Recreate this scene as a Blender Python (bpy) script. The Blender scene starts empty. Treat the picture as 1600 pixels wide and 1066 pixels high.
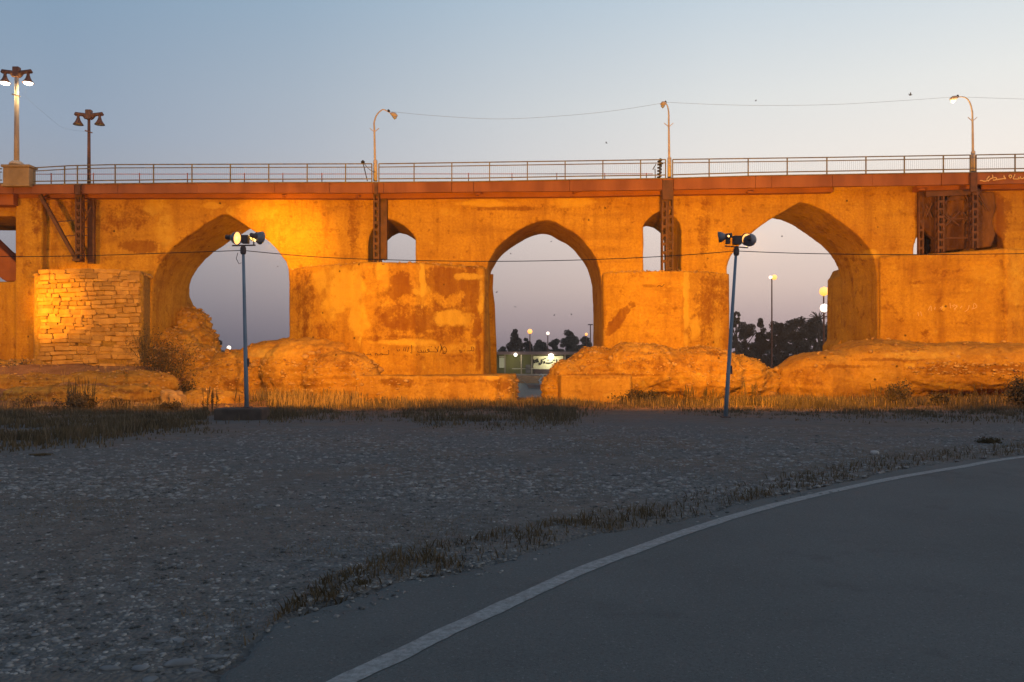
import bpy, bmesh, math, random
import numpy as np
from mathutils import Vector, Matrix
from mathutils.bvhtree import BVHTree

random.seed(7); RNG = np.random.default_rng(7)
S = bpy.context.scene
C = S.collection
R = math.radians

# ------------------------------------------------------------------ camera
F, CX, HY, CZ = 1256.0, 800.0, 565.0, 1.6      # focal length in photo pixels, horizon row, eye height
cam = bpy.data.objects.new('camera', bpy.data.cameras.new('camera')); C.objects.link(cam)
cam.data.sensor_width = 36; cam.data.lens = 36 * F / 1600
cam.data.shift_y = (HY - 533) / 1600
cam.location = (0, 0, CZ); cam.rotation_euler = (R(90), 0, 0)
cam.data.clip_start = 0.1; cam.data.clip_end = 6000
S.camera = cam

def P(px, py, Y):                       # a place seen at that photo pixel, Y metres out
    return Vector(((px - CX) * Y / F, Y, CZ - (py - HY) * Y / F))

# ------------------------------------------------------------------ world
def srgb(r, g, b):
    f = lambda c: (c/255/12.92) if c/255 <= 0.04045 else ((c/255 + 0.055)/1.055)**2.4
    return (f(r), f(g), f(b), 1)

w = bpy.data.worlds.new('World'); S.world = w; w.use_nodes = True
nt = w.node_tree; N = nt.nodes; L = nt.links; N.clear()
out = N.new('ShaderNodeOutputWorld')
tc = N.new('ShaderNodeTexCoord'); sep = N.new('ShaderNodeSeparateXYZ'); L.new(tc.outputs['Generated'], sep.inputs[0])
def ramp(stops, interp='EASE'):
    r = N.new('ShaderNodeValToRGB'); r.color_ramp.interpolation = 'LINEAR'
    e = r.color_ramp.elements
    while len(e) > 1: e.remove(e[0])
    e[0].position = stops[0][0]; e[0].color = stops[0][1]
    for p, c in stops[1:]:
        k = e.new(p); k.color = c
    L.new(sep.outputs['Z'], r.inputs[0]); return r
left = ramp([(0, srgb(88,90,105)), (.03, srgb(102,103,117)), (.07, srgb(125,125,137)), (.15, srgb(154,154,164)),
             (.19, srgb(150,157,171)), (.25, srgb(140,157,179)), (.41, srgb(117,149,178)), (.7, srgb(92,114,142)), (1, srgb(86,104,130))])
right = ramp([(0, srgb(146,128,136)), (.05, srgb(200,176,174)), (.09, srgb(226,202,192)), (.15, srgb(242,222,210)),
              (.22, srgb(248,239,230)), (.30, srgb(236,236,232)), (.41, srgb(206,219,228)), (.7, srgb(130,146,168)), (1, srgb(86,104,130))])
xr = N.new('ShaderNodeValToRGB'); e = xr.color_ramp.elements
e[0].position = 0.14; e[0].color = (0,0,0,1); e[1].position = 0.86; e[1].color = (1,1,1,1)
for p, v in ((.27,.05), (.38,.26), (.50,.58), (.62,.84), (.74,.96)):
    k = e.new(p); k.color = (v,v,v,1)
mad = N.new('ShaderNodeMath'); mad.operation = 'MULTIPLY_ADD'; mad.inputs[1].default_value = .5; mad.inputs[2].default_value = .5
L.new(sep.outputs['X'], mad.inputs[0]); L.new(mad.outputs[0], xr.inputs[0])
mx = N.new('ShaderNodeMixRGB'); L.new(xr.outputs[0], mx.inputs[0]); L.new(left.outputs[0], mx.inputs[1]); L.new(right.outputs[0], mx.inputs[2])
sky = N.new('ShaderNodeTexSky'); sky.sky_type = 'NISHITA'; sky.sun_disc = False
sky.sun_elevation = R(-1.5); sky.sun_rotation = R(100); sky.altitude = 140; sky.dust_density = 3
b1 = N.new('ShaderNodeBackground'); b1.inputs[1].default_value = 0.10; L.new(sky.outputs[0], b1.inputs[0])
b2 = N.new('ShaderNodeBackground'); b2.inputs[1].default_value = 1.0; L.new(mx.outputs[0], b2.inputs[0])
ad = N.new('ShaderNodeAddShader'); L.new(b1.outputs[0], ad.inputs[0]); L.new(b2.outputs[0], ad.inputs[1])
L.new(ad.outputs[0], out.inputs[0])
sun = bpy.data.objects.new('sun', bpy.data.lights.new('sun', 'SUN')); C.objects.link(sun)   # the last afterglow, sun already set to the right
sun.data.energy = 0.04; sun.data.angle = R(40); sun.data.color = (1, .82, .72)
sun.rotation_euler = Vector((-1, -.2, -.12)).to_track_quat('-Z', 'Y').to_euler()

S.view_settings.view_transform = 'Standard'; S.view_settings.look = 'None'
S.view_settings.exposure = 0; S.view_settings.gamma = 1
S.render.resolution_x = 1024; S.render.resolution_y = 682
try:
    S.cycles.use_denoising = True; S.cycles.max_bounces = 6
    S.cycles.sample_clamp_indirect = 4
except Exception: pass

SODIUM = (1.0, .41, .0)

# ------------------------------------------------------------------ helpers
def tag(o, label=None, cat=None, group=None, kind=None):
    if label: o['label'] = label
    if cat: o['category'] = cat
    if group: o['group'] = group
    if kind: o['kind'] = kind
    return o

def empty(name, loc=(0,0,0), label=None, cat=None, group=None):
    o = bpy.data.objects.new(name, None); C.objects.link(o); o.location = loc; o.empty_display_size = .2
    return tag(o, label, cat, group)

def wm(o):
    return (wm(o.parent) @ o.matrix_parent_inverse @ o.matrix_basis) if o.parent else o.matrix_basis.copy()
def link(name, me, mat=None, parent=None, smooth=False):
    o = bpy.data.objects.new(name, me); C.objects.link(o)
    if mat and not me.materials: me.materials.append(mat)
    if parent:
        o.parent = parent
        o.matrix_parent_inverse = wm(parent).inverted()
    if smooth: me.polygons.foreach_set('use_smooth', [True]*len(me.polygons))
    return o

class MB:
    """collects simple solids, then becomes one mesh object"""
    def __init__(s): s.v = []; s.f = []
    def add(s, vs, fs):
        b = len(s.v); s.v += [tuple(x) for x in vs]; s.f += [tuple(i+b for i in f) for f in fs]; return s
    def box(s, a, b):
        (x0,y0,z0),(x1,y1,z1) = a, b
        return s.add([(x0,y0,z0),(x1,y0,z0),(x1,y1,z0),(x0,y1,z0),(x0,y0,z1),(x1,y0,z1),(x1,y1,z1),(x0,y1,z1)],
                     [(0,3,2,1),(4,5,6,7),(0,1,5,4),(1,2,6,5),(2,3,7,6),(3,0,4,7)])
    def bar(s, p, q, w, h=None, up=(0,1,0)):
        p, q = Vector(p), Vector(q); h = h or w; d = (q-p).normalized()
        u = d.cross(Vector(up));
        if u.length < 1e-3: u = d.cross(Vector((1,0,0)))
        u.normalize(); n = u.cross(d)
        vs = [c + u*a*w/2 + n*b*h/2 for c in (p,q) for a,b in ((-1,-1),(1,-1),(1,1),(-1,1))]
        return s.add(vs, [(0,1,2,3),(7,6,5,4),(0,4,5,1),(1,5,6,2),(2,6,7,3),(3,7,4,0)])
    def tube(s, pts, r, n=10, cap=True):
        pts = [Vector(p) for p in pts]; rs = r if isinstance(r, (list,tuple)) else [r]*len(pts)
        rings = []; ref = None
        for i, p in enumerate(pts):
            d = (pts[min(i+1,len(pts)-1)] - pts[max(i-1,0)]).normalized()
            if ref is None: ref = Vector((0,1,0)) if abs(d.y) < .9 else Vector((1,0,0))
            u = d.cross(ref).normalized(); v = u.cross(d).normalized(); ref = v*-1 if False else ref
            rings.append([p + (u*math.cos(t)+v*math.sin(t))*rs[i] for t in (2*math.pi*k/n for k in range(n))])
        vs = [v for rg in rings for v in rg]; fs = []
        for i in range(len(pts)-1):
            for k in range(n):
                a = i*n+k; b = i*n+(k+1)%n; fs.append((a, b, b+n, a+n))
        if cap: fs += [tuple(range(n))[::-1], tuple(range((len(pts)-1)*n, len(pts)*n))]
        return s.add(vs, fs)
    def lathe(s, base, axis, prof, n=16, cap=False):
        base, axis = Vector(base), Vector(axis).normalized()
        u = axis.cross(Vector((0,0,1)));
        if u.length < .01: u = Vector((1,0,0))
        u.normalize(); v = axis.cross(u)
        vs = [base + axis*h + (u*math.cos(t)+v*math.sin(t))*r for r, h in prof for t in (2*math.pi*k/n for k in range(n))]
        fs = []
        for i in range(len(prof)-1):
            for k in range(n):
                a = i*n+k; b = i*n+(k+1)%n; fs.append((a,b,b+n,a+n))
        if cap: fs += [tuple(range(n))[::-1], tuple(range((len(prof)-1)*n, len(prof)*n))]
        return s.add(vs, fs)
    def mesh(s, name):
        me = bpy.data.meshes.new(name); me.from_pydata(s.v, [], s.f); me.update()
        bm = bmesh.new(); bm.from_mesh(me); bmesh.ops.recalc_face_normals(bm, faces=bm.faces); bm.to_mesh(me); bm.free()
        return me
    def build(s, name, mat, parent=None, smooth=False, bevel=0):
        o = link(name, s.mesh(name), mat, parent, smooth)
        if bevel:
            m = o.modifiers.new('bevel', 'BEVEL'); m.width = bevel; m.segments = 2; m.limit_method = 'ANGLE'
        return o

# value noise, vectorised
def _h(ix, iy, iz, seed):
    n = (ix*374761393 + iy*668265263 + iz*2147483647 + seed*974711) & 0xffffffff
    n = ((n ^ (n >> 13))*1274126177) & 0xffffffff
    n = ((n ^ (n >> 15))*2246822519) & 0xffffffff
    return ((n ^ (n >> 16)) & 0xffff)/32767.5 - 1
def vnoise(p, freq=1., seed=0):
    q = np.asarray(p, float)*freq + 1000.37; i = np.floor(q).astype(np.int64); f = q - i; f = f*f*(3-2*f)
    x, y, z = i[:,0], i[:,1], i[:,2]; a, b, c = f[:,0], f[:,1], f[:,2]
    r = 0
    for dx in (0,1):
        for dy in (0,1):
            for dz in (0,1):
                r = r + _h(x+dx, y+dy, z+dz, seed)*(a if dx else 1-a)*(b if dy else 1-b)*(c if dz else 1-c)
    return r
def fbm(p, freq, oct=4, seed=0, gain=.5):
    r = 0; a = 1; t = 0
    for k in range(oct):
        r = r + a*vnoise(p, freq*2**k, seed+k); t += a; a *= gain
    return r/t

def get_co(me):
    a = np.empty(len(me.vertices)*3); me.vertices.foreach_get('co', a); return a.reshape(-1,3)
def set_co(me, a): me.vertices.foreach_set('co', np.ascontiguousarray(a).ravel()); me.update()

def remesh(me, voxel):
    o = bpy.data.objects.new('tmp', me); C.objects.link(o)
    m = o.modifiers.new('r', 'REMESH'); m.mode = 'VOXEL'; m.voxel_size = voxel; m.use_smooth_shade = True
    dg = bpy.context.evaluated_depsgraph_get(); dg.update()
    r = bpy.data.meshes.new_from_object(o.evaluated_get(dg))
    bpy.data.objects.remove(o); return r

def rough(me, amps, seed=0):
    co = get_co(me); n = np.empty(len(co)*3); me.vertex_normals.foreach_get('vector', n); n = n.reshape(-1,3)
    d = 0
    for a, f in amps: d = d + a*fbm(co, f, 3, seed + int(f*10))
    set_co(me, co + n*np.asarray(d)[:,None]); return me

def prism_px(outline, holes, Yf, T, name='m', Ym=None):
    """flat outline (photo pixels on the plane Y=Yf) with holes, pushed back T metres"""
    cu = bpy.data.curves.new(name, 'CURVE'); cu.dimensions = '2D'; cu.fill_mode = 'BOTH'; cu.extrude = T/2
    for pl in [outline] + list(holes):
        sp = cu.splines.new('POLY'); sp.points.add(len(pl)-1)
        for k, (px, py) in enumerate(pl):
            q = P(px, py, Ym or Yf); sp.points[k].co = (q.x, q.z, 0, 1)
        sp.use_cyclic_u = True
    o = bpy.data.objects.new('tmp', cu); C.objects.link(o)
    dg = bpy.context.evaluated_depsgraph_get(); dg.update()
    me = bpy.data.meshes.new_from_object(o.evaluated_get(dg)); bpy.data.objects.remove(o)
    me.materials.clear()
    co = get_co(me); co = np.stack([co[:,0], Yf + T/2 - co[:,2], co[:,1]], 1); set_co(me, co)
    bm = bmesh.new(); bm.from_mesh(me); bmesh.ops.remove_doubles(bm, verts=bm.verts, dist=1e-4)
    bmesh.ops.recalc_face_normals(bm, faces=bm.faces); bm.to_mesh(me); bm.free(); me.name = name
    return me

def foot_prism(pts, z0, z1, name='m'):     # pts: (px, Y) seen corners
    n = len(pts); xy = [((px-CX)*Y/F, Y) for px, Y in pts]
    z1 = z1 if isinstance(z1, (list,tuple)) else [z1]*n
    me = bpy.data.meshes.new(name)
    me.from_pydata([(x,y,z0) for x,y in xy] + [(x,y,z) for (x,y),z in zip(xy,z1)], [],
                   [tuple(range(n))[::-1], tuple(range(n,2*n))] + [(k,(k+1)%n,(k+1)%n+n,k+n) for k in range(n)])
    bm = bmesh.new(); bm.from_mesh(me); bmesh.ops.recalc_face_normals(bm, faces=bm.faces); bm.to_mesh(me); bm.free()
    return me

def blobs_mesh(bl, name='m'):              # bl: (px, py, Y, rx, ry, rz) ellipsoids
    bm = bmesh.new()
    for px, py, Y, rx, ry, rz in bl:
        c = P(px, py, Y)
        r = bmesh.ops.create_icosphere(bm, subdivisions=3, radius=1)
        for v in r['verts']:
            x,y,z = v.co; m = (abs(x)**2.6+abs(y)**2.6+abs(z)**2.6)**(1/2.6)
            v.co = Vector((c.x + x/m*rx, c.y + y/m*ry, c.z + z/m*rz))
    me = bpy.data.meshes.new(name); bm.to_mesh(me); bm.free(); return me

def spots(me, lst, attr, seed=0, Y0=None, jit=.55):
    """mask for weathering and painted-in light or shadow: lst of (px, py, rx, ry, strength) patches with ragged borders"""
    co = get_co(me); px = CX + F*co[:,0]/co[:,1]; py = HY - F*(co[:,2]-CZ)/co[:,1]
    n = fbm(co, .9, 4, seed); n2 = fbm(co, 3.1, 2, seed+9)
    r = np.zeros(len(co))
    for cx, cy, rx, ry, s in lst:
        d = np.sqrt(((px-cx)/rx)**2 + ((py-cy)/ry)**2)
        r = np.maximum(r, s*np.clip((1.25 - d + jit*n + .35*n2)*1.5, 0, 1))
    a = me.attributes.new(attr, 'FLOAT', 'POINT'); a.data.foreach_set('value', r.astype(np.float32))
    return r

# ------------------------------------------------------------------ materials
def mat(name, col, rough=.85, spec=.3, metal=0, emit=None, es=1):
    m = bpy.data.materials.new(name); m.use_nodes = True; b = m.node_tree.nodes['Principled BSDF']
    b.inputs['Base Color'].default_value = (*col, 1); b.inputs['Roughness'].default_value = rough
    b.inputs['Specular IOR Level'].default_value = spec; b.inputs['Metallic'].default_value = metal
    if emit: b.inputs['Emission Color'].default_value = (*emit, 1); b.inputs['Emission Strength'].default_value = es
    return m
def noisy(name, c1, c2, scale=2, rough=.85, bump=0, bscale=20, c3=None, detail=8, stretch=(1,1,1), lo=.35, hi=.65, spec=.25, metal=0):
    m = mat(name, c1, rough, spec, metal); t = m.node_tree; b = t.nodes['Principled BSDF']; l = t.links.new
    g = t.nodes.new('ShaderNodeNewGeometry'); mp = t.nodes.new('ShaderNodeMapping'); mp.inputs['Scale'].default_value = stretch
    l(g.outputs['Position'], mp.inputs[0])
    n = t.nodes.new('ShaderNodeTexNoise'); n.inputs['Scale'].default_value = scale; n.inputs['Detail'].default_value = detail
    l(mp.outputs[0], n.inputs['Vector'])
    r = t.nodes.new('ShaderNodeValToRGB'); e = r.color_ramp.elements
    e[0].position = lo; e[0].color = (*c1,1); e[1].position = hi; e[1].color = (*c2,1)
    if c3: k = e.new((lo+hi)/2); k.color = (*c3,1)
    l(n.outputs[0], r.inputs[0]); l(r.outputs[0], b.inputs['Base Color'])
    if bump:
        n2 = t.nodes.new('ShaderNodeTexNoise'); n2.inputs['Scale'].default_value = bscale; n2.inputs['Detail'].default_value = 6
        l(g.outputs['Position'], n2.inputs['Vector'])
        bp = t.nodes.new('ShaderNodeBump'); bp.inputs['Strength'].default_value = 1; bp.inputs['Distance'].default_value = bump
        l(n2.outputs[0], bp.inputs['Height']); l(bp.outputs[0], b.inputs['Normal'])
    return m

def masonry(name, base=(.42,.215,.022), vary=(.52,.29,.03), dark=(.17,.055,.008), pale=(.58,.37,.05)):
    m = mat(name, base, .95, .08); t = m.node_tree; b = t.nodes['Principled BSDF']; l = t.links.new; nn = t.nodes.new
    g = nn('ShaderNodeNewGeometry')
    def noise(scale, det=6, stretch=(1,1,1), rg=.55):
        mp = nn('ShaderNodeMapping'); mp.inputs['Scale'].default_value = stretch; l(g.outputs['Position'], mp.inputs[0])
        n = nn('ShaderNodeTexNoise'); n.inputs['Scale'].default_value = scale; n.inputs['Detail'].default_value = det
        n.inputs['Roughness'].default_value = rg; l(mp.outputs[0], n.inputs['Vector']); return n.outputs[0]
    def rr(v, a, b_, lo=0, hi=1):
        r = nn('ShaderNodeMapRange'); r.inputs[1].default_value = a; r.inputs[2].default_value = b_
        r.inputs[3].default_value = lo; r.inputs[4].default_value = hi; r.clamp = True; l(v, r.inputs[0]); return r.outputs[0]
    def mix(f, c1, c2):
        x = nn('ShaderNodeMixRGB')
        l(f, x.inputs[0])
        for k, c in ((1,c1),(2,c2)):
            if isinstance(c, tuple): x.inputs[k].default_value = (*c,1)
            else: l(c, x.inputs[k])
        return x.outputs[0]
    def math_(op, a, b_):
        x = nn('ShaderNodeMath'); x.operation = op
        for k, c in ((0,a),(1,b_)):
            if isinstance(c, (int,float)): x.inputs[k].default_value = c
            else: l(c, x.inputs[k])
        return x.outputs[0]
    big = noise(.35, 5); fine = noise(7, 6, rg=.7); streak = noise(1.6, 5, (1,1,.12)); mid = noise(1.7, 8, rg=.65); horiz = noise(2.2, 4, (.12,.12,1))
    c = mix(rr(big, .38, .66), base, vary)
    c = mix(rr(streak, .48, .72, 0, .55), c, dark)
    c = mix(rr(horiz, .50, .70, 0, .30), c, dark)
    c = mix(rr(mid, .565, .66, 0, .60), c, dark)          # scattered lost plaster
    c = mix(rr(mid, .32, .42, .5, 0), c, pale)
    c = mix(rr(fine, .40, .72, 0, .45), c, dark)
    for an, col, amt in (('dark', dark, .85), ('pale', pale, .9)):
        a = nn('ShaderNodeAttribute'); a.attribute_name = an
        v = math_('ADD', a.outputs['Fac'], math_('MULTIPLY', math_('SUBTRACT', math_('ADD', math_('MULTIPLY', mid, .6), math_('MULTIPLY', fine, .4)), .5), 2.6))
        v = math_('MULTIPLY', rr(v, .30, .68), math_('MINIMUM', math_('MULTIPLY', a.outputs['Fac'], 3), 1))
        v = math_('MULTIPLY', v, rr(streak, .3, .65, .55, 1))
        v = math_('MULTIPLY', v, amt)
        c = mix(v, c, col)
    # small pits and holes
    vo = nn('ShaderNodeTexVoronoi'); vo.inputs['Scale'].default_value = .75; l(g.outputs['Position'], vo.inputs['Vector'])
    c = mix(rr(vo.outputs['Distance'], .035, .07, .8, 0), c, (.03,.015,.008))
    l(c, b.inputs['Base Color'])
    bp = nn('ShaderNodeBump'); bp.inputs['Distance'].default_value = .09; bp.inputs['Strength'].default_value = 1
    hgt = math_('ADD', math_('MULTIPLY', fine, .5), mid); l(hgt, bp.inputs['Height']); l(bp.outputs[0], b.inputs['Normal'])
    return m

M = dict(
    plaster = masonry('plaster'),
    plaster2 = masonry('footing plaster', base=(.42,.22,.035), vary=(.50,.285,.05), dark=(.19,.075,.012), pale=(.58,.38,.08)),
    mortar = noisy('mortar', (.22,.12,.02), (.34,.20,.04), 6, .95, .03, 14),
    stone = noisy('rubble stone', (.36,.19,.05), (.52,.31,.09), 2.3, .9, .03, 9, lo=.3, hi=.7),
    rubble = noisy('loose rubble', (.27,.14,.045), (.50,.31,.12), 1.9, .95, .03, 16),
    steel = noisy('rust red painted steel', (.07,.03,.017), (.12,.048,.026), 3, .6, .004, 30),
    fascia = noisy('red brown painted fascia', (.27,.098,.042), (.17,.055,.025), .9, .7, .006, 12, stretch=(1,1,.25)),
    fascia2 = noisy('brown painted beam', (.30,.10,.035), (.22,.07,.025), .9, .75, .006, 12),
    conc = noisy('deck concrete', (.24,.17,.10), (.32,.23,.14), 2, .9, .01, 12),
    rail = noisy('railing paint', (.20,.17,.10), (.12,.09,.06), 3, .5),
    lampbrown = noisy('brown lamp paint', (.17,.075,.05), (.12,.055,.04), 5, .55),
    lamppole = noisy('pale lamp pole paint', (.52,.42,.34), (.42,.33,.27), 3, .6),
    galv = noisy('galvanised pole', (.30,.34,.38), (.22,.25,.29), 2, .5, spec=.4),
    bluepole = noisy('grey blue painted pole', (.24,.30,.37), (.15,.20,.26), 3, .55, stretch=(1,1,.3)),
    housing = noisy('floodlight housing', (.07,.045,.045), (.12,.08,.075), 8, .6),
    dish = noisy('spun metal reflector', (.22,.20,.22), (.15,.13,.14), 6, .4, spec=.5),
    cable = mat('black cable', (.02,.016,.015), .7),
    wire = mat('thin grey wire', (.16,.17,.19), .6),
    paint = None,
    grass = noisy('dull green grass', (.05,.038,.020), (.14,.098,.05), .8, .8, lo=.3, hi=.7),
    dry = noisy('dry straw grass', (.115,.083,.052), (.20,.148,.09), 1.1, .85, lo=.3, hi=.7),
    reed = noisy('tall weed', (.045,.035,.015), (.12,.08,.03), 1.5, .8),
    shrub = noisy('shrub leaf', (.035,.030,.013), (.12,.075,.03), 1.8, .8),
    leaf = noisy('dark tree leaf', (.060,.048,.034), (.105,.078,.055), .35, .8),
    leaf2 = noisy('olive tree leaf', (.085,.068,.045), (.12,.095,.065), .35, .8),
    bark = noisy('bark', (.06,.04,.03), (.1,.07,.05), 5, .9),
    water = noisy('river water', (.010,.012,.015), (.016,.018,.02), .2, .5, .05, 1.5, spec=.1),
    dkgraf = mat('dark graffiti paint', (.05,.012,.006), .7),
    ltgraf = mat('pale graffiti paint', (.62,.42,.24), .8),
)

# ------------------------------------------------------------------ ground
def gpts(l): return [((px-CX)*CZ/(py-HY), CZ*F/(py-HY)) for px, py in l]
EDGE = np.array([(-9,-12),(-4.2,-4),(-2.5,.6),(-2.0,1.7),(-1.72,2.5),(-1.6,3.05)] + gpts([(270,1120),(350,1046),(394,1005),(425,976),(455,961),(507,943),(570,926),(612,913),(700,896),(800,872),(900,840),(1025,821),(1080,809),(1150,790),(1225,772),(1300,757.5),(1412,732),(1512,719),(1600,710)]) + [(13,16.5),(20,19.6),(40,25),(90,32)])
LINE = np.array([(-9,-14.5),(-4,-5),(-2.35,0),(-1.95,1.2),(-1.62,2.1),(-1.35,2.85)] + gpts([(430,1125),(550,1059),(625,1025),(700,988),(800,942),(900,896),(1000,858),(1075,831),(1150,807),(1225,786.5),(1300,768.5),(1400,747.5),(1500,730.5),(1600,714.5)]) + [(13,15.9),(20,18.8),(40,24.2),(90,31)])
def sm(t): t = np.clip(t, 0, 1); return t*t*(3-2*t)
def edgeD(X): return np.interp(X, EDGE[:,0], EDGE[:,1])
def ground(X, Y, fine=True):
    X = np.asarray(X, float); Y = np.asarray(Y, float); e = edgeD(X)
    z = -.0225*np.clip(Y - np.maximum(15, e+1), 0, 40)
    z = z + 1.75*sm((-18.8-X)/3.2)*sm((Y-40)/7.5) + .4*sm((-9-X)/6)*sm((Y-44)/4)
    z = np.where(Y > 57, z + (-2.7-z)*sm((Y-57)/7), z)
    z = np.where(Y > 136, -2.7 + 1.75*sm((Y-136)/8), z)
    z = np.where(Y > 180, -.95 + .9*sm((Y-180)/500), z)
    k = sm((Y-e-.1)/1.2)
    p = np.stack([X, Y, X*0], -1).reshape(-1,3)
    amp = .022 + .07*sm((Y-30)/12) + .16*sm((Y-38)/5)*sm((-9-X)/4)*(Y < 60)
    if fine: z = z + k*(amp*fbm(p, .55, 4, 3) .reshape(X.shape) + .012*fbm(p, 4., 2, 5).reshape(X.shape))
    return z - .03*k - .05*(1-k)*(Y < e + .05)

def grid(xs, ys, name):
    XX, YY = np.meshgrid(xs, ys); Z = ground(XX, YY); nx, ny = len(xs), len(ys)
    v = np.stack([XX.ravel(), YY.ravel(), Z.ravel()], 1)
    i = np.arange((nx-1)*(ny-1)); a = (i//(nx-1))*nx + i % (nx-1)
    return np_mesh(name, v, np.stack([a, a+1, a+nx+1, a+nx], 1))
def np_mesh(name, v, f):
    me = bpy.data.meshes.new(name); v = np.ascontiguousarray(v, np.float32); f = np.asarray(f, np.int32); k = f.shape[1]
    me.vertices.add(len(v)); me.vertices.foreach_set('co', v.ravel())
    me.loops.add(f.size); me.loops.foreach_set('vertex_index', f.ravel())
    me.polygons.add(len(f)); me.polygons.foreach_set('loop_start', np.arange(len(f), dtype=np.int32)*k)
    me.update(calc_edges=True); return me

xs = np.concatenate([-np.geomspace(900, 45, 14), np.arange(-42, -12, .35), np.arange(-12, 10, .13), np.arange(10, 42, .4), np.geomspace(45, 900, 14)])
ys = np.concatenate([np.arange(-40, 2, 4), np.arange(2.5, 14, .09), np.arange(14, 30, .22), np.arange(30, 66, .3), np.arange(66, 190, 3), np.geomspace(195, 3000, 16)])
gm = mat('ground', (.1,.1,.1), .95, .12); t = gm.node_tree; b = t.nodes['Principled BSDF']; l = t.links.new; nn = t.nodes.new
geo = nn('ShaderNodeNewGeometry')
def tn(sc, d=8, rg=.6):
    n = nn('ShaderNodeTexNoise'); n.inputs['Scale'].default_value = sc; n.inputs['Detail'].default_value = d; n.inputs['Roughness'].default_value = rg
    l(geo.outputs['Position'], n.inputs['Vector']); return n.outputs[0]
def tr(v, a, c, stops):
    r = nn('ShaderNodeValToRGB'); e = r.color_ramp.elements; e[0].position, e[1].position = a, c
    e[0].color, e[1].color = (*stops[0],1), (*stops[-1],1); l(v, r.inputs[0]); return r.outputs[0]
def tm(f, a, c, mode='MIX'):
    x = nn('ShaderNodeMixRGB'); x.blend_type = mode
    if isinstance(f, float): x.inputs[0].default_value = f
    else: l(f, x.inputs[0])
    for k, q in ((1,a),(2,c)):
        if isinstance(q, tuple): x.inputs[k].default_value = (*q,1)
        else: l(q, x.inputs[k])
    return x.outputs[0]
vo = nn('ShaderNodeTexVoronoi'); vo.inputs['Scale'].default_value = 26; l(geo.outputs['Position'], vo.inputs['Vector'])
vc = nn('ShaderNodeSeparateColor'); l(vo.outputs['Color'], vc.inputs[0])
g1 = tr(vc.outputs[0], 0, 1, [(.080,.084,.083), (.185,.188,.183)])
g2 = tm(.5, g1, tr(tn(9), .35, .7, [(.098,.10,.098), (.205,.206,.20)]))
soil = tr(tn(3), .35, .7, [(.125,.108,.093), (.215,.185,.16)])
g3 = tm(tr(tn(.33, 5), .40, .58, [(0,0,0), (.85,.85,.85)]), g2, soil)
# river-bank earth towards the bridge
sp = nn('ShaderNodeSeparateXYZ'); l(geo.outputs['Position'], sp.inputs[0])
mr = nn('ShaderNodeMapRange'); mr.inputs[1].default_value = 26; mr.inputs[2].default_value = 40; l(sp.outputs[1], mr.inputs[0])
earth = tr(tn(1.3), .35, .65, [(.22,.105,.045), (.36,.19,.085)])
g4 = tm(mr.outputs[0], g3, earth)
l(g4, b.inputs['Base Color'])
bp = nn('ShaderNodeBump'); bp.inputs['Distance'].default_value = .03; l(vo.outputs['Distance'], bp.inputs['Height']); bp.invert = True
l(bp.outputs[0], b.inputs['Normal'])
tag(link('ground', grid(xs, ys, 'ground'), gm, smooth=True), kind='structure')

# river
me = MB().add([(-600,60,-2.15),(600,60,-2.15),(600,142,-2.15),(-600,142,-2.15)], [(0,1,2,3)]).mesh('river')
tag(link('river', me, M['water']), kind='structure')

# road: sheet with a 4 cm asphalt edge
def crom(pts, n):
    pts = np.asarray(pts, float); o = []
    for i in range(len(pts)-1):
        p0, p1, p2, p3 = pts[max(i-1,0)], pts[i], pts[i+1], pts[min(i+2,len(pts)-1)]
        for t in np.linspace(0, 1, n, endpoint=False):
            o.append(.5*((2*p1) + (p2-p0)*t + (2*p0-5*p1+4*p2-p3)*t*t + (3*p1-p0-3*p2+p3)*t**3))
    return np.array(o + [pts[-1]])
ec = crom(EDGE, 14)
tg = np.gradient(ec, axis=0); tg /= np.linalg.norm(tg, axis=1)[:,None]; nr = np.stack([tg[:,1], -tg[:,0]], 1)
jit = fbm(np.c_[ec, ec[:,0]*0], 1.6, 5, 11, .65)*.17
ec2 = ec - nr*jit[:,None]
v = []; f = []
for i in range(len(ec)):
    a = ec2[i]
    v += [(*a, -.09), (*a, -.012), (*(a + nr[i]*.035), -.001), (*(a + nr[i]*.12), .004)]
for i in range(len(ec)-1):
    for k in range(3): q = i*4+k; f.append((q, q+1, q+5, q+4))
OUTER = [(92,10),(42,6),(22,3),(13,0),(9,-3),(6,-6),(4,-12),(2,-16)]
ring = [4*i+3 for i in range(len(ec))]
for p in OUTER: ring.append(len(v)); v.append((*p, .004))
from mathutils.geometry import tessellate_polygon
for t3 in tessellate_polygon([[Vector((v[k][0], v[k][1], 0)) for k in ring]]): f.append(tuple(ring[k] for k in t3))
am = mat('asphalt', (.07,.07,.07), .88, .25); t = am.node_tree; b = t.nodes['Principled BSDF']; l = t.links.new; nn = t.nodes.new
geo = nn('ShaderNodeNewGeometry')
a1 = tr(tn(55, 8, .85), .40, .60, [(.068,.077,.077), (.126,.139,.139)])
a2 = tm(.35, a1, tr(tn(.5, 6), .35, .65, [(.074,.082,.082), (.130,.141,.141)]))
a3 = tm(tr(tn(42, 2), .64, .70, [(0,0,0), (.6,.6,.6)]), a2, (.19,.205,.205))
a3 = tm(tr(tn(60, 2), .62, .70, [(0,0,0), (.6,.6,.6)]), a3, (.035,.040,.042))
a3 = tm(tr(tn(1.1, 7, .7), .56, .66, [(0,0,0), (.35,.35,.35)]), a3, (.05,.055,.056))
l(a3, b.inputs['Base Color'])
bp = nn('ShaderNodeBump'); bp.inputs['Distance'].default_value = .004; l(tn(160, 2), bp.inputs['Height']); l(bp.outputs[0], b.inputs['Normal'])
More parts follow.
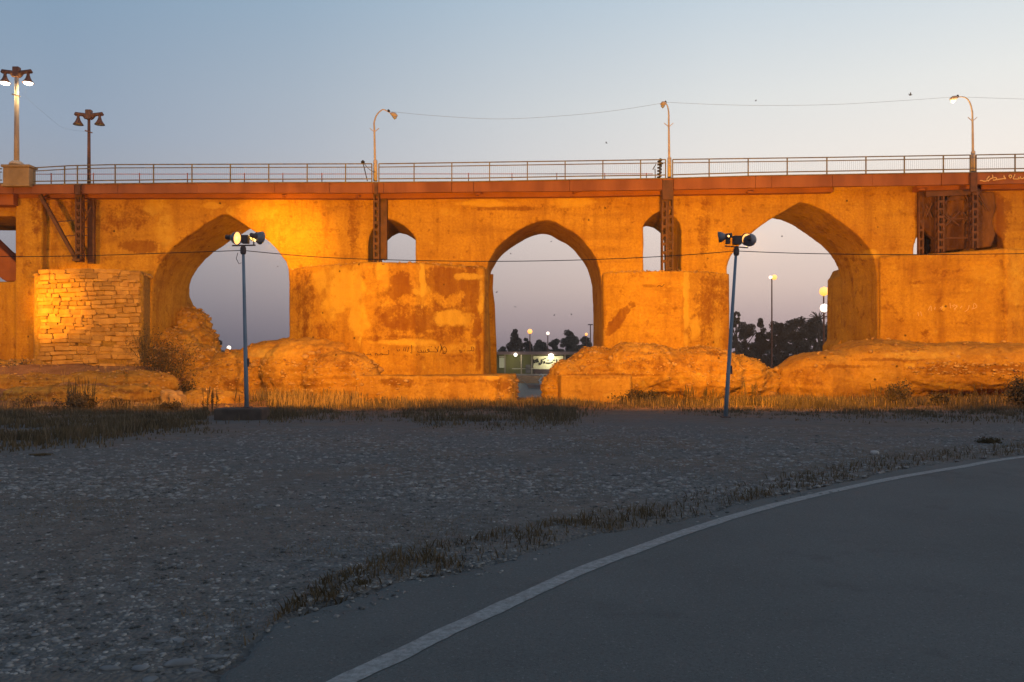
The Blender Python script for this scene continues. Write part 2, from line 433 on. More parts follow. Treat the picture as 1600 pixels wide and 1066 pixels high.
me = bpy.data.meshes.new('road'); me.from_pydata(v, [], f); me.update()
bm = bmesh.new(); bm.from_mesh(me); bmesh.ops.recalc_face_normals(bm, faces=bm.faces); bm.to_mesh(me); bm.free()
tag(link('road', me, am), kind='structure')
lc = crom(LINE, 26); tg = np.gradient(lc, axis=0); tg /= np.linalg.norm(tg, axis=1)[:,None]; nr = np.stack([tg[:,1], -tg[:,0]], 1)
v = []; f = []
e1 = fbm(np.c_[lc, lc[:,0]*0], 5, 3, 21)*.014; e2 = fbm(np.c_[lc, lc[:,0]*0], 5, 3, 31)*.014
for i in range(len(lc)):
    v += [(*(lc[i] - nr[i]*(.068+e1[i])), .008), (*(lc[i] + nr[i]*(.068+e2[i])), .008)]
for i in range(len(lc)-1): f.append((2*i, 2*i+1, 2*i+3, 2*i+2))
pm = mat('worn road paint', (.3,.3,.3), .8, .3); t = pm.node_tree; b = t.nodes['Principled BSDF']; l = t.links.new; nn = t.nodes.new
geo = nn('ShaderNodeNewGeometry')
l(tm(tr(tn(17, 9, .85), .40, .58, [(.0,.0,.0), (.8,.8,.8)]), (.30,.32,.32), (.135,.142,.142)), b.inputs['Base Color'])
me = bpy.data.meshes.new('road_edge_line'); me.from_pydata(v, [], f); me.update()
tag(link('road_edge_line', me, pm), kind='structure')

# ------------------------------------------------------------------ the bridge
WY = 50.0; WT = 5.6
bridge = empty('bridge', (0, 52, -1), 'old arched masonry bridge with a steel and railing footway, lit orange by floodlights', 'bridge')
arch1 = [(236,650),(236,470),(238,441),(245,420),(256,403),(270,387),(285,375),(300,364),(318,352),(335,341),(347,335),
         (358,338),(370,345),(385,354),(396,360),(408,368),(420,378),(431,389),(440,400),(447,410),(451,421),(452,440),(452,650)]
arch2 = [(764,650),(762,520),(760,450),(761,420),(763,409),(768,400),(775,389),(785,379),(795,371),(808,361),(822,353),(836,347),(848,344),(855,343),
         (868,346),(882,354),(895,361),(908,373),(918,384),(926,394),(932,406),(937,420),(940,436),(941,470),(941,650)]
arch3 = [(1142,650),(1139,500),(1138,440),(1135,421),(1138,410),(1143,398),(1151,388),(1163,377),(1178,362),(1190,352),(1204,343),(1220,333),(1238,322),(1250,316),
         (1266,320),(1287,328),(1312,345),(1336,363),(1350,376),(1360,390),(1367,406),(1371,425),(1372,470),(1372,650)]
opA = [(575,430),(575,385),(577,370),(582,358),(592,348),(605,342),(618,345),(630,352),(641,362),(649,372),(649,430)]
opB = [(1006,435),(1006,352),(1012,344),(1022,335),(1032,330),(1045,333),(1056,341),(1062,350),(1064,360),(1064,435)]
opC = [(1428,410),(1428,388),(1432,372),(1445,362),(1462,354),(1485,347),(1503,344),(1530,350),(1552,360),(1566,372),(1572,390),(1572,410)]
sky0 = [(-140,440),(-140,338),(25,338),(25,440)]
for a in (arch1, arch2, arch3):                      # small wear of the arch edges
    for k in range(1, len(a)-1): a[k] = (a[k][0] + random.uniform(-1,1), a[k][1] + random.uniform(-.8,.8))
outer = [(-150,660),(-150,300),(60,300),(60,297),(300,297),(700,297),(1000,295),(1300,290),(1600,284),(1760,281),(1760,660)]
wall_me = rough(remesh(prism_px(outer, [arch1, arch2, arch3, opA, opB, opC, sky0], WY, WT, 'wall'), .11), [(.035,.35),(.03,1.3)], 1)
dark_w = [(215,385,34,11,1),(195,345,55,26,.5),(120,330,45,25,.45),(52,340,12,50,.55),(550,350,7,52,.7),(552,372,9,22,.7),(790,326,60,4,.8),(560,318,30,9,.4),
          (1100,360,9,62,.55),(885,325,80,8,.35),(1556,345,16,42,.9),(1440,345,8,36,.5),(300,372,26,5,.5),(255,400,9,30,.6),(1345,405,60,4,.5),(1380,470,8,70,.35),  # tall strip right of the last lattice paints its cast shadow
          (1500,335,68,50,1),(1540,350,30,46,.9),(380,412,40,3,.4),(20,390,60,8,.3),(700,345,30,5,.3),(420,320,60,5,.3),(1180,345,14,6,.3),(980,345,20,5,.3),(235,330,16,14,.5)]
pale_w = [(245,322,22,18,.6),(390,330,60,20,.5),(760,318,60,6,.7),(890,316,40,10,.6),(700,330,30,10,.4),(1360,398,20,9,.7),(258,350,16,60,.5),(445,370,40,30,.4),(330,322,30,8,.6)]  # patch right of the left arch paints the floodlight's hot spot
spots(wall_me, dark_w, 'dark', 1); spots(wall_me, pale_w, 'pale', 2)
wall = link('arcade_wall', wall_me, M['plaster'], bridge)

# infill behind the right-hand spandrel opening, with a small gap
inf = prism_px([(1442,412),(1444,346),(1510,340),(1600,345),(1600,412)], [[(1449,390),(1449,383),(1452,380),(1456,386),(1456,392)]], 53.2, .6, 'infill')
rough(remesh(inf, .12), [(.03,1)], 5); i2 = rough(remesh(inf, .08), [(.02,1.5)], 5)
link('opening_infill', i2, M['mortar'], bridge)

def cutwater(name, foot, z0, z1, seed, dark, pale, m='plaster', vox=.11, amps=((.05,.4),(.04,1.6))):
    me = rough(remesh(foot_prism(foot, z0, z1), vox), amps, seed)
    spots(me, dark, 'dark', seed); spots(me, pale, 'pale', seed+1)
    return link(name, me, M[m], bridge)
pier_b = cutwater('cutwater', [(452,50.3),(452,49.7),(486,48.2),(566,46.3),(648,46.5),(757,49.0),(764,50.3)], -1, 7.34, 11,
    [(628,445,26,22,1),(705,440,48,22,1),(738,460,18,50,1),(650,500,62,28,.75),(700,500,50,40,.65),(610,470,30,60,.5),(745,505,7,24,1),(747,555,5,26,1),(735,495,6,7,1),
     (475,480,18,70,.55),(505,520,12,25,.6),(640,530,80,6,.6),(655,545,5,12,.4),(705,555,40,4,.5)],
    [(540,450,34,34,.8),(520,480,20,30,.7),(560,500,16,40,.7),(500,440,12,20,.7),(640,535,70,6,.7),(660,430,5,50,.9),(712,498,34,14,1),(735,432,30,6,.8),(598,425,12,30,.6),(752,470,5,40,.6),(655,455,20,8,.6),(690,545,60,12,.5)])
pier_c = cutwater('cutwater', [(940,50.3),(943,49.6),(1000,48.5),(1068,48.5),(1139,49.9),(1139,50.3)], -1, 7.06, 13,
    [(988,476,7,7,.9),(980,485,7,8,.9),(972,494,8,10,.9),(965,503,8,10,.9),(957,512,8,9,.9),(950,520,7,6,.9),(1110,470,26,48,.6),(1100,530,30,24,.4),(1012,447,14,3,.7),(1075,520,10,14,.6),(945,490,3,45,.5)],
    [(1072,480,6,60,.8),(1085,515,10,18,.7),(1030,450,60,20,.3),(1120,520,8,30,.5)], amps=((.05,.35),(.035,1.4)))
# stronger plaster step on the right face of that pier
pier_d = cutwater('cutwater', [(1373,50.3),(1374,49.7),(1560,46.3),(1572,46.0),(1680,47.2),(1752,50.3)], -1, 8.1, 17,
    [(1570,490,6,90,.45),(1480,425,30,8,.5),(1435,442,14,4,.6),(1515,505,30,4,.5),(1545,540,20,8,.5),(1410,500,6,4,.6),(1450,520,40,6,.3)],
    [(1540,430,30,20,.5),(1475,480,4,6,.7),(1530,460,20,50,.3),(1590,440,20,60,.4)], amps=((.06,.3),(.04,1.2)))
# left pylon, pilaster strips
for nm, poly, Y, T in (('pylon', [(24,600),(24,296),(66,296),(66,600)], 49.55, .7),):
    me = rough(remesh(prism_px(poly, [], Y, T), .1), [(.02,.6)], 8); spots(me, [(58,330,14,50,.6)], 'dark', 3); spots(me, [], 'pale', 3)
    link(nm, me, M['plaster'], bridge)
me = rough(remesh(prism_px([(-60,350),(-30,358),(28,412),(28,440),(8,440),(-60,392)], [], 50.8, 1.2), .1), [(.01,1)], 8)
link('stair_flight', me, M['fascia2'], bridge)
# rear buttresses seen through the arches
me = rough(remesh(prism_px([(284,436),(297,442),(296,452),(298,466),(303,478),(309,490),(313,503),(322,515),(326,520),(328,545),(331,560),(340,585),(340,640),(270,640),(262,436)], [], 54.6, 2.4, Ym=57), .11), [(.10,.7),(.05,2)], 9)
spots(me, [(300,500,12,30,.6),(318,535,10,20,.5)], 'dark', 9); spots(me, [(305,545,12,20,.6),(300,500,8,14,.5)], 'pale', 9)
link('rear_buttress', me, M['plaster'], bridge)
me = rough(remesh(prism_px([(1301,424),(1297,432),(1292,438),(1291,470),(1291,532),(1284,540),(1284,640),(1430,640),(1430,424)], [], 55.5, 2.8, Ym=58.3), .11), [(.04,.7)], 10)
spots(me, [], 'dark', 9); spots(me, [], 'pale', 9)
link('rear_buttress', me, M['plaster'], bridge)
me = rough(remesh(prism_px([(926,408),(934,436),(932,460),(931,540),(931,640),(990,640),(990,408)], [], 55.2, .5), .1), [(.03,.9)], 12)
spots(me, [], 'dark', 9); spots(me, [], 'pale', 9); link('rear_buttress', me, M['plaster'], bridge)
me = rough(remesh(prism_px([(720,428),(771,428),(770,450),(773,475),(776,550),(776,640),(720,640)], [], 55.2, .5), .1), [(.03,.9)], 14)
spots(me, [], 'dark', 9); spots(me, [], 'pale', 9); link('rear_buttress', me, M['plaster'], bridge)

# pier faced with coursed rubble stones
z1 = P(0,426,48.1).z
core = cutwater('masonry_pier', [(52,50.3),(54,48.15),(224,48.15),(236,50.3)], -.6, z1, 19,
                [(150,600,120,60,.3)], [(60,500,12,90,1)], 'mortar', .12, ((.03,.5),(.03,2)))
core.data.materials.clear(); core.data.materials.append(M['mortar'])
t = M['stone'].node_tree; b_ = t.nodes['Principled BSDF']; oi = t.nodes.new('ShaderNodeObjectInfo'); mr_ = t.nodes.new('ShaderNodeMapRange')
mr_.inputs[3].default_value = .68; mr_.inputs[4].default_value = 1.08; t.links.new(oi.outputs['Random'], mr_.inputs[0])
mm = t.nodes.new('ShaderNodeMixRGB'); mm.blend_type = 'MULTIPLY'; mm.inputs[0].default_value = 1
src_ = b_.inputs['Base Color'].links[0].from_socket; t.links.new(src_, mm.inputs[1]); t.links.new(mr_.outputs[0], mm.inputs[2]); t.links.new(mm.outputs[0], b_.inputs['Base Color'])
def stone_mesh(k):
    rnd = random.Random(k); bm = bmesh.new(); bmesh.ops.create_cube(bm, size=1)
    for v in bm.verts: v.co += Vector((rnd.uniform(-.06,.06), rnd.uniform(-.05,.05), rnd.uniform(-.08,.08)))
    bmesh.ops.bevel(bm, geom=list(bm.edges), offset=.10, segments=1, affect='EDGES')
    for v in bm.verts: v.co += Vector((rnd.uniform(-.02,.02), rnd.uniform(-.06,.06), rnd.uniform(-.03,.03)))
    me = bpy.data.meshes.new('stone'); bm.to_mesh(me); bm.free(); me.materials.append(M['stone']); return me
stones = [stone_mesh(k) for k in range(20)]
rnd = random.Random(3); y = 576.0; row = 0
while y > 428:
    h = rnd.uniform(4.2, 9.8)
    if y - h < 420: h = y - 422
    x = 58 + rnd.uniform(0, 8); xe = 222 + rnd.uniform(-4, 2)
    while x < xe - 4:
        wd = min(rnd.uniform(8, 26), xe - x)
        if wd > 5 and not (85 < x < 170 and 538 < y < 548 and rnd.random() < .5) and not (150 < x < 205 and 566 < y and rnd.random() < .6):
            hh = h
            if wd < 16 and h > 7.5 and rnd.random() < .4:                 # two thin stones on one another
                pieces = [(y, h*.52), (y - h*.52, h*.48)]
            else: pieces = [(y, h)]
            for yy, hs in pieces:
                c = P(x + wd/2, yy - hs/2 + 2.2*math.sin(x*.028+row*.35) + rnd.uniform(-.7,.7), 48.15 + rnd.uniform(-.05, .045))
                s = link('stone', stones[rnd.randrange(20)], None, core)
                s.location = c; px = 48.1/F
                s.scale = ((wd-.35)*px, rnd.uniform(.22,.34), (hs-.25)*px); s.rotation_euler = (rnd.uniform(-.05,.05), rnd.uniform(-.05,.05), rnd.uniform(-.13,.13))
        x += wd
    y -= h; row += 1
# broken top of that pier
def scatter_stones(name, me_src, n, r0, r1, mat_, parent, seed, cond=None, flat=.6, up=-.2):
    """loose stones lying on a mesh, joined"""
    rg = np.random.default_rng(seed)
    src = me_src; nf = len(src.polygons)
    ce = np.empty(nf*3); src.polygons.foreach_get('center', ce); ce = ce.reshape(-1,3)
    no = np.empty(nf*3); src.polygons.foreach_get('normal', no); no = no.reshape(-1,3)
    ar = np.empty(nf); src.polygons.foreach_get('area', ar)
    ok = (no[:,2] > up) & (no[:,1] < .6)
    px = CX + F*ce[:,0]/ce[:,1]; py = HY - F*(ce[:,2]-CZ)/ce[:,1]
    if cond is not None: ok &= cond(px, py, ce)
    id_ = np.nonzero(ok)[0]
    if not len(id_): return None
    p = ar[id_]/ar[id_].sum(); pick = rg.choice(id_, n, p=p)
    pos = ce[pick] + rg.normal(0, .05, (n,3))
    return stones_at(name, pos, rg, r0, r1, mat_, parent, flat)
bmi = bmesh.new(); bmesh.ops.create_icosphere(bmi, subdivisions=1, radius=1)
IV = np.array([v.co[:] for v in bmi.verts]); IF = np.array([[v.index for v in f.verts] for f in bmi.faces]); bmi.free()
def stones_at(name, pos, rg, r0, r1, mat_, parent, flat=.6, power=2.):
    n = len(pos); s = r0 + (r1-r0)*rg.random(n)**power
    sc = np.stack([s*rg.uniform(.8,1.5,n), s*rg.uniform(.7,1.2,n), s*rg.uniform(.55,1.,n)*flat*1.3], 1)
    a = rg.uniform(0, 2*math.pi, n); ca, sa = np.cos(a), np.sin(a)
    v = IV[None]*(1 + rg.uniform(-.22,.22,(n,len(IV),1)))*sc[:,None]
    x = v[...,0]*ca[:,None] - v[...,1]*sa[:,None]; y = v[...,0]*sa[:,None] + v[...,1]*ca[:,None]
    v = np.stack([x, y, v[...,2]], -1) + pos[:,None]
    f = IF[None] + (np.arange(n)*len(IV))[:,None,None]
    o = link(name, np_mesh(name, v.reshape(-1,3), f.reshape(-1,3)), mat_, parent); o['kind'] = 'stuff'; return o
scatter_stones('rubble', core.data, 140, .08, .24, M['stone'], core, 4, lambda px,py,c: (c[:,2] > z1-.12))

for o_, z_, s_ in ((pier_b, 7.34, 41), (pier_c, 7.06, 42)):
    scatter_stones('rubble', o_.data, 420, .03, .11, M['rubble'], o_, s_, lambda px,py,c,z_=z_: (c[:,2] > z_-.10) & (c[:,1] < 49.9), up=.1)
# plinths and eroded footings
def footing(blobs, seed, dark=(), pale=(), vox=.10, amps=((.22,.45),(.12,1.3),(.05,3.5)), name='footing', extra=None, ledge=.42, rk=1.):
    me = blobs_mesh(blobs)
    if extra: 
        bm = bmesh.new(); bm.from_mesh(me); bm.from_mesh(extra); bm.to_mesh(me); bm.free()
    me = rough(remesh(me, vox), list(amps) + [(.05,6.5)], seed)
    co = get_co(me); nv = np.empty(len(co)*3); me.vertex_normals.foreach_get('vector', nv); nv = nv.reshape(-1,3)
    ph = co[:,2]/ledge + .8*fbm(co, .5, 3, seed+5); saw = (ph % 1.0) - .5; msk = np.clip(.5 + 2*fbm(co, .7, 2, seed+6), 0, 1)*np.clip(1-np.abs(nv[:,2])*.8, 0, 1)
    blk = np.abs(fbm(co, 1.6, 3, seed+8))
    set_co(me, co + nv*((saw*.20*msk*(.4+.6*rk) + (.10-blk*.5)*rk*.5)[:,None])); spots(me, dark, 'dark', seed); spots(me, pale, 'pale', seed+1)
    return link(name, me, M['plaster2'], bridge)
ft_b = footing([(700,612,46,.9,1.1,1.0),(790,612,45.6,.55,1.3,1.0)], 21, [(640,600,50,8,.5),(780,600,20,14,.6),(700,595,90,4,.6),(615,596,30,5,.9)], [(770,590,20,5,.6)],
    amps=((.05,.5),(.05,1.4),(.03,3)), name='plinth', ledge=50., rk=.25,
    extra=foot_prism([(548,49),(556,44.9),(640,44.6),(790,44.9),(806,46.6),(806,52)], -1.3, P(0,587,44.9).z))
sd = scatter_stones('rubble', ft_b.data, 260, .05, .16, M['rubble'], ft_b, 5, lambda px,py,c: (py > 592) & ((px < 640) | (px > 772)))
# mound at the left foot of that pier
mound_a = footing([(430,590,50.5,2.6,2.6,2.35),(500,585,48.5,3.4,2.6,2.2),(370,605,50.5,1.9,2.2,2.35),(535,600,46.5,2.2,1.5,1.8),(335,620,50,1.8,2,2.0),(470,555,51,2.2,2.2,1.1)],
    23, [(520,560,40,20,.5),(450,600,80,12,.5),(350,600,40,20,.5)], [(420,552,60,10,.5)], amps=((.18,.4),(.08,1.3),(.035,3.5)))
scatter_stones('rubble', mound_a.data, 1500, .03, .11, M['rubble'], mound_a, 6, lambda px,py,c: (py > 562))
# slope of debris inside the left arch
mound_z = footing([(265,560,53,2.0,2.2,1.9),(300,525,55,1.3,1.6,1.9),(240,585,51,2.2,2.2,1.7),(300,580,52.5,1.9,2,1.7),(318,560,54.5,1.0,1.6,2.3)], 25,
    [(250,560,40,40,.7),(300,580,30,20,.4)], [(300,540,12,20,.5)], amps=((.25,.6),(.12,1.6),(.05,4)))
scatter_stones('rubble', mound_z.data, 700, .04, .2, M['rubble'], mound_z, 7)
# third pier footing
ft_c = footing([(935,585,48.5,1.9,2.2,1.6),(1000,578,48,2.6,2.4,1.5),(1080,585,48,3.2,2.2,1.55),(895,598,47.8,1.45,1.7,1.35),(1150,590,48.5,1.9,1.9,1.35),(1190,603,48.8,1.0,1.6,1.1),(1000,565,49.5,2.6,1.5,.95),(868,612,47.6,.9,1.3,1.0)],
    27, [(960,586,110,3,.9),(1000,570,120,14,.45),(1060,598,60,6,.5),(1115,552,14,5,1),(930,580,40,5,.5)], [(960,600,70,10,.4),(1090,590,60,10,.4)], amps=((.22,.5),(.12,1.5),(.06,3.8)))
scatter_stones('rubble', ft_c.data, 2200, .02, .09, M['rubble'], ft_c, 8, lambda px,py,c: (py < 586) | (px > 1000) | (px < 880))
skirt = cutwater('concrete_skirt', [(868,47),(876,45.6),(985,45.4),(992,46.4),(992,48)], -1.2, P(0,587,45.5).z, 29, [(930,590,60,3,.6)], [(930,600,50,8,.3)], 'plaster2', .1, ((.05,.8),(.03,2)))
# fourth pier footing, smooth cemented boulder shape
ft_d = footing([(1300,592,48.5,3.2,2.6,1.75),(1380,580,48,3.4,2.8,1.75),(1480,575,47,4.2,2.6,1.5),(1580,575,46,4.4,2.6,1.35),(1700,575,46,4,3,1.4),(1240,600,48.6,1.35,1.7,1.3),(1400,550,49,4,1.6,.75),(1560,550,48.5,4,2.6,.6)],
    31, ledge=.6, rk=.35, dark=[(1260,590,50,20,.4),(1390,562,60,3,.9),(1500,577,80,8,1),(1590,577,40,9,1),(1330,573,50,3,.7)], pale=[(1440,555,60,7,.5),(1500,603,80,8,.5),(1420,572,8,4,.8)], amps=((.25,.35),(.06,1.3),(.025,3.5)))
scatter_stones('rubble', ft_d.data, 900, .03, .13, M['rubble'], ft_d, 9, lambda px,py,c: (px > 1415) & (py > 566) & (py < 588))
scatter_stones('rubble', ft_d.data, 160, .03, .12, M['rubble'], ft_d, 19, lambda px,py,c: (py < 548))
# plain foot under pylon side
ft_l = footing([(20,592,48.5,4,1.4,1.2),(140,600,47.8,4.5,1.2,.75)], 33, [(60,590,60,6,.5)], [], amps=((.2,.5),(.08,1.6),(.04,4)))
scatter_stones('rubble', ft_l.data, 350, .03, .12, M['rubble'], ft_l, 10)

for o_, s_, n_ in ((mound_a,61,70),(mound_z,62,60),(ft_c,63,60),(ft_d,64,50),(ft_l,65,30)):
    scatter_stones('fallen_blocks', o_.data, n_, .07, .24, M['rubble'], o_, s_, lambda px,py,c: (py > 548), flat=.75)
ft_e = footing([(30,608,45,3.6,1.6,.75),(190,600,45.5,3.2,1.4,.7),(110,620,42.5,3.6,1.3,.55),(215,618,43.5,1.8,1.2,.6),(330,628,43.5,2.0,1.4,.6)], 35, [(100,600,120,5,.6),(60,615,80,4,.7),(210,612,60,5,.6)], [(30,612,60,4,.4)], amps=((.25,.5),(.14,1.4),(.06,4)), name='earth_ledge', ledge=.3)
scatter_stones('rubble', ft_e.data, 700, .02, .12, M['rubble'], ft_e, 12)
# deck, fascia and lower beam follow the gentle profile of the roadway
PROF = [(-150,287,302,311),(20,287,303,311),(50,289,303,310),(120,288,303,310),(300,286,302,310),(600,285,302,311),(740,284,300,309),(900,281,299,308),(1040,279,297,305),
        (1180,275,294,303),(1300,273,292,301),(1430,271,290,299),(1600,269,287,296),(1760,267,285,293)]
def strip(cols, Y0, Y1, name, m, Yd=None):
    """cols: (px, ytop, ybottom); solid ribbon between depth Y0 (seen face) and Y1"""
    mb = MB(); Yd = Yd or Y0; v = []; f = []
    for px, a, b_ in cols:
        x = (px-CX)*Yd/F; za = P(0,a,Yd).z; zb = P(0,b_,Yd).z
        v += [(x,Y0,zb),(x,Y0,za),(x,Y1,za),(x,Y1,zb)]
    n = len(cols)
    for i in range(n-1):
        for k in range(4): q = i*4; f.append((q+k, q+(k+1)%4, q+4+(k+1)%4, q+4+k))
    f += [(0,1,2,3), (4*n-1,4*n-2,4*n-3,4*n-4)]
    mb.add(v, f); return mb.build(name, m, bridge)
deck = strip([(p,a+.4,a+5) for p,a,b_,c in PROF], 48.85, 57.0, 'deck', M['conc'], 48.7)
cuts = [-150,22,50,118,185,310,430,515,583,600,706,740,890,1035,1052,1180,1205,1300,1362,1470,1514,1530,1600,1760]
def prof(px, k): return float(np.interp(px, [q[0] for q in PROF], [q[k] for q in PROF]))
for a, c in zip(cuts[:-1], cuts[1:]):                # fascia plates with open joints
    j = random.uniform(-.02,.02)
    strip([(a+.35, prof(a,1)+1, prof(a,2)), (c-.35, prof(c,1)+1, prof(c,2))], 48.62+j, 48.84, 'fascia_plate', M['fascia'], 48.7)
strip([(p,a-.2,a+1.1) for p,a,b_,c in PROF], 48.55, 48.9, 'deck_lip', M['rail'], 48.7)
strip([(p,b_+.2,c) for p,a,b_,c in PROF if p < 1430], 49.45, 49.95, 'lower_beam', M['fascia2'], 49.6)
strip([(1430,291,299),(1512,290,298)], 49.4, 49.95, 'lower_beam', M['fascia2'], 49.6)
strip([(1530,289,297),(1600,287,296),(1760,285,293)], 49.4, 49.95, 'lower_beam', M['fascia2'], 49.6)
strip([(-150,303,321),(24,303,321)], 49.1, 50, 'side_span_beam', M['fascia2'], 49.3)
strip([(-150,321,339),(24,321,339)], 50.6, 55, 'side_span_soffit', M['steel'], 50.6)
# pipe stubs and drain brackets under the fascia
for px, py in ((442,306),(556,307),(745,303),(897,300),(1170,300),(1438,296),(118,300)):
    q = P(px, py, 49.0); MB().tube([q+Vector((0,.6,0)), q, q+Vector((.22,-.12,-.02))], .07, 8).build('drain_spout', M['fascia2'], bridge)

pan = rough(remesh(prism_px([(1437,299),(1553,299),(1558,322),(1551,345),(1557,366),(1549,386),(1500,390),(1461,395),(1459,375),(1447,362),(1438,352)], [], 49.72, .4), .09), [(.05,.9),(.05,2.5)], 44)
link('infill_panel', pan, noisy('dark brick infill', (.055,.020,.009), (.16,.07,.025), 1.3, .95, .05, 9, stretch=(1,1,.5)), bridge)  # very dark brown panel covering the bay behind the lattice
# railing along the footway
RY = 48.75
rt = lambda px: float(np.interp(px, [-150,50,110,180,600,1040,1300,1600,1760], [268,262.5,259,257.3,256,249.5,246,241,239]))
def rb(px): return prof(px,1) - 5.4
railing = bpy.data.objects.new('railing', None); C.objects.link(railing); railing.parent = bridge; railing.matrix_parent_inverse = bridge.matrix_basis.inverted()
pp = [-120,-60,-2,52,101,121,180,240,300,360,420,480,540,581,592,647,706,765,824,883,942,1001,1040,1051,1108,1169,1230,1292,1353,1413,1474,1516,1525,1586,1645,1705]
pm_ = MB().box((-.032,-.032,0),(.032,.032,1)).mesh('post'); pm_.materials.append(M['rail'])
for px in pp:
    o = link('railing_post', pm_, None, railing); a = P(px, prof(px,1), RY); b_ = P(px, rt(px), RY)
    o.location = a; o.scale = (1,1,(b_-a).z)
RC = M['rail']
def rl(name, fn, r, lo, hi, Yr=RY):
    xs_ = [x for x in list(range(lo, hi, 20))] + [hi]
    MB().tube([P(x, fn(x), Yr) for x in xs_], r, 6).build(name, RC, railing)
for lo, hi in ((-150,3),(50,581),(592,1040),(1051,1516),(1525,1760)):
    rl('top_rail', rt, .035, lo, hi); rl('middle_rail', lambda x: rt(x)+5.2, .03, lo, hi); rl('bottom_rail', rb, .035, lo, hi)
bars = MB()
for i in range(len(pp)-1):
    a, c = pp[i], pp[i+1]
    if c - a < 15: continue
    n = int((c-a)/3.1)
    for k in range(1, n):
        x = a + (c-a)*k/n; bars.bar(P(x, rt(x)+5.6, RY), P(x, rb(x)-.3, RY), .007)
o = bars.build('baluster', mat('thin bars', (.24,.21,.17), .6), railing); o['kind'] = 'stuff'
# lower handrail on the roadway side
inner = bpy.data.objects.new('kerb_rail', None); C.objects.link(inner); inner.parent = bridge; inner.matrix_parent_inverse = bridge.matrix_basis.inverted()
red = mat('faded red rail', (.30,.10,.09), .6)
MB().tube([P(x, 272.3 - .0006*(x-60), 50.6) for x in range(52, 1022, 22)], .022, 6).build('rail', red, inner)
for px in (80,146,218,293,382,442,503,732,800,870,945,1010):
    MB().bar(P(px, 290, 50.6), P(px, 270.5, 50.6), .05).build('rail_post', red, inner)

# lattice columns and brackets
def lattice(px0, px1, y0, y1, Y, D=.35, step=11, name='lattice_column', m='steel', lean=0):
    e = bpy.data.objects.new(name, None); C.objects.link(e); e.parent = bridge; e.matrix_parent_inverse = bridge.matrix_basis.inverted()
    ww = (px1-px0)*Y/F
    for s, px in ((0,px0),(1,px1)):
        for yy in (Y, Y+D):
            a = P(px, y0, Y); b_ = P(px, y1, Y); a.y = b_.y = yy
            MB().bar(a, b_, .10, .09).build('chord', M[m], e)
    lac = MB(); y_ = y0 + 4; k = 0
    while y_ < y1 - 3:
        for yy in (Y-.03, Y+D+.03):
            a = P(px0, y_, Y); b_ = P(px1, y_, Y); a.y = b_.y = yy; lac.bar(a, b_, .14, .02, up=(0,1,0))
        a = P(px0, y_, Y); b_ = P(px0, min(y_+step, y1), Y); b_.y += D; lac.bar(a, b_, .07, .02, up=(1,0,0))
        a = P(px1, y_, Y); b_ = P(px1, min(y_+step, y1), Y); b_.y += D; lac.bar(a, b_, .07, .02, up=(1,0,0))
        y_ += step; k += 1
    lac.build('lacing_bars', M[m], e); return e
col1 = lattice(119,126.5,303,409,49.1, .3)
def part_bar(name, a, b_, w_, h_=None, m='steel'):
    return MB().bar(a, b_, w_, h_).build(name, M[m], bridge)
part_bar('rear_column', P(143,303,49.75), P(143,412,49.75), .42, .16)
part_bar('diagonal_strut', P(63,305,49.1), P(121,409,49.2), .2)
part_bar('foot_plate', P(116,407,49.1), P(128,407,49.1), .14, .5)
for a, b_ in (((84,347.5),(119,344)),((97,369.5),(119,368)),((128,354),(137,356)),((128,368),(137,368)),((128,318),(139,340)),((142,323),(133,345)),((128,313),(140,316))):
    part_bar('tie_bar', P(*a,49.25), P(*b_,49.35), .055)
lattice(584.5,591.5,300,409,49.1, .3); part_bar('rear_column', P(600,301,49.7), P(600,405,49.7), .40, .25)
lattice(1035,1041.5,296,423,48.7, .3, 13.5); lattice(1044.5,1051,280,423,49.2,.3,13.5)
part_bar('column_head', P(1043,282,48.5), P(1043,312,48.5), .62, .1)
part_bar('column_head', P(587.5,286,48.45), P(587.5,303,48.45), .2, .12)
part_bar('column_head', P(1521,270,48.45), P(1521,300,48.45), .4, .12)
part_bar('column_head', P(122,289,48.45), P(122,304,48.45), .3, .12)
lattice(1466,1474,299,396,49.2, .35, 12); lattice(1520,1527,299,388,49.0,.35,12); lattice(1436,1442,300,400,49.75,.12,14)
lattice(1449,1456,320,400,51.2,.3,12); lattice(1496,1502,320,392,51.6,.3,12); lattice(1508,1513,300,390,49.8,.12,12)
for a, b_ in (((1476,318),(1490,303)),((1507,303),(1521,330)),((1474,322),(1466,335)),((1521,322),(1505,350)),((1476,335),(1498,352)),((1505,332),(1520,355)),((1478,342),(1510,342)),((1476,355),(1500,330)),
              ((1456,318),(1446,340)),((1446,318),(1456,340)),((1527,300),(1545,330)),((1476,372),(1520,372))):
    part_bar('tie_bar', P(*a,49.3), P(*b_,49.45), .07)
part_bar('cross_head', P(1446,304,49.2), P(1530,300,49.2), .32, .2)
part_bar('gusset_plate', P(1480,308,49.5), P(1512,307,49.5), .42, .06)

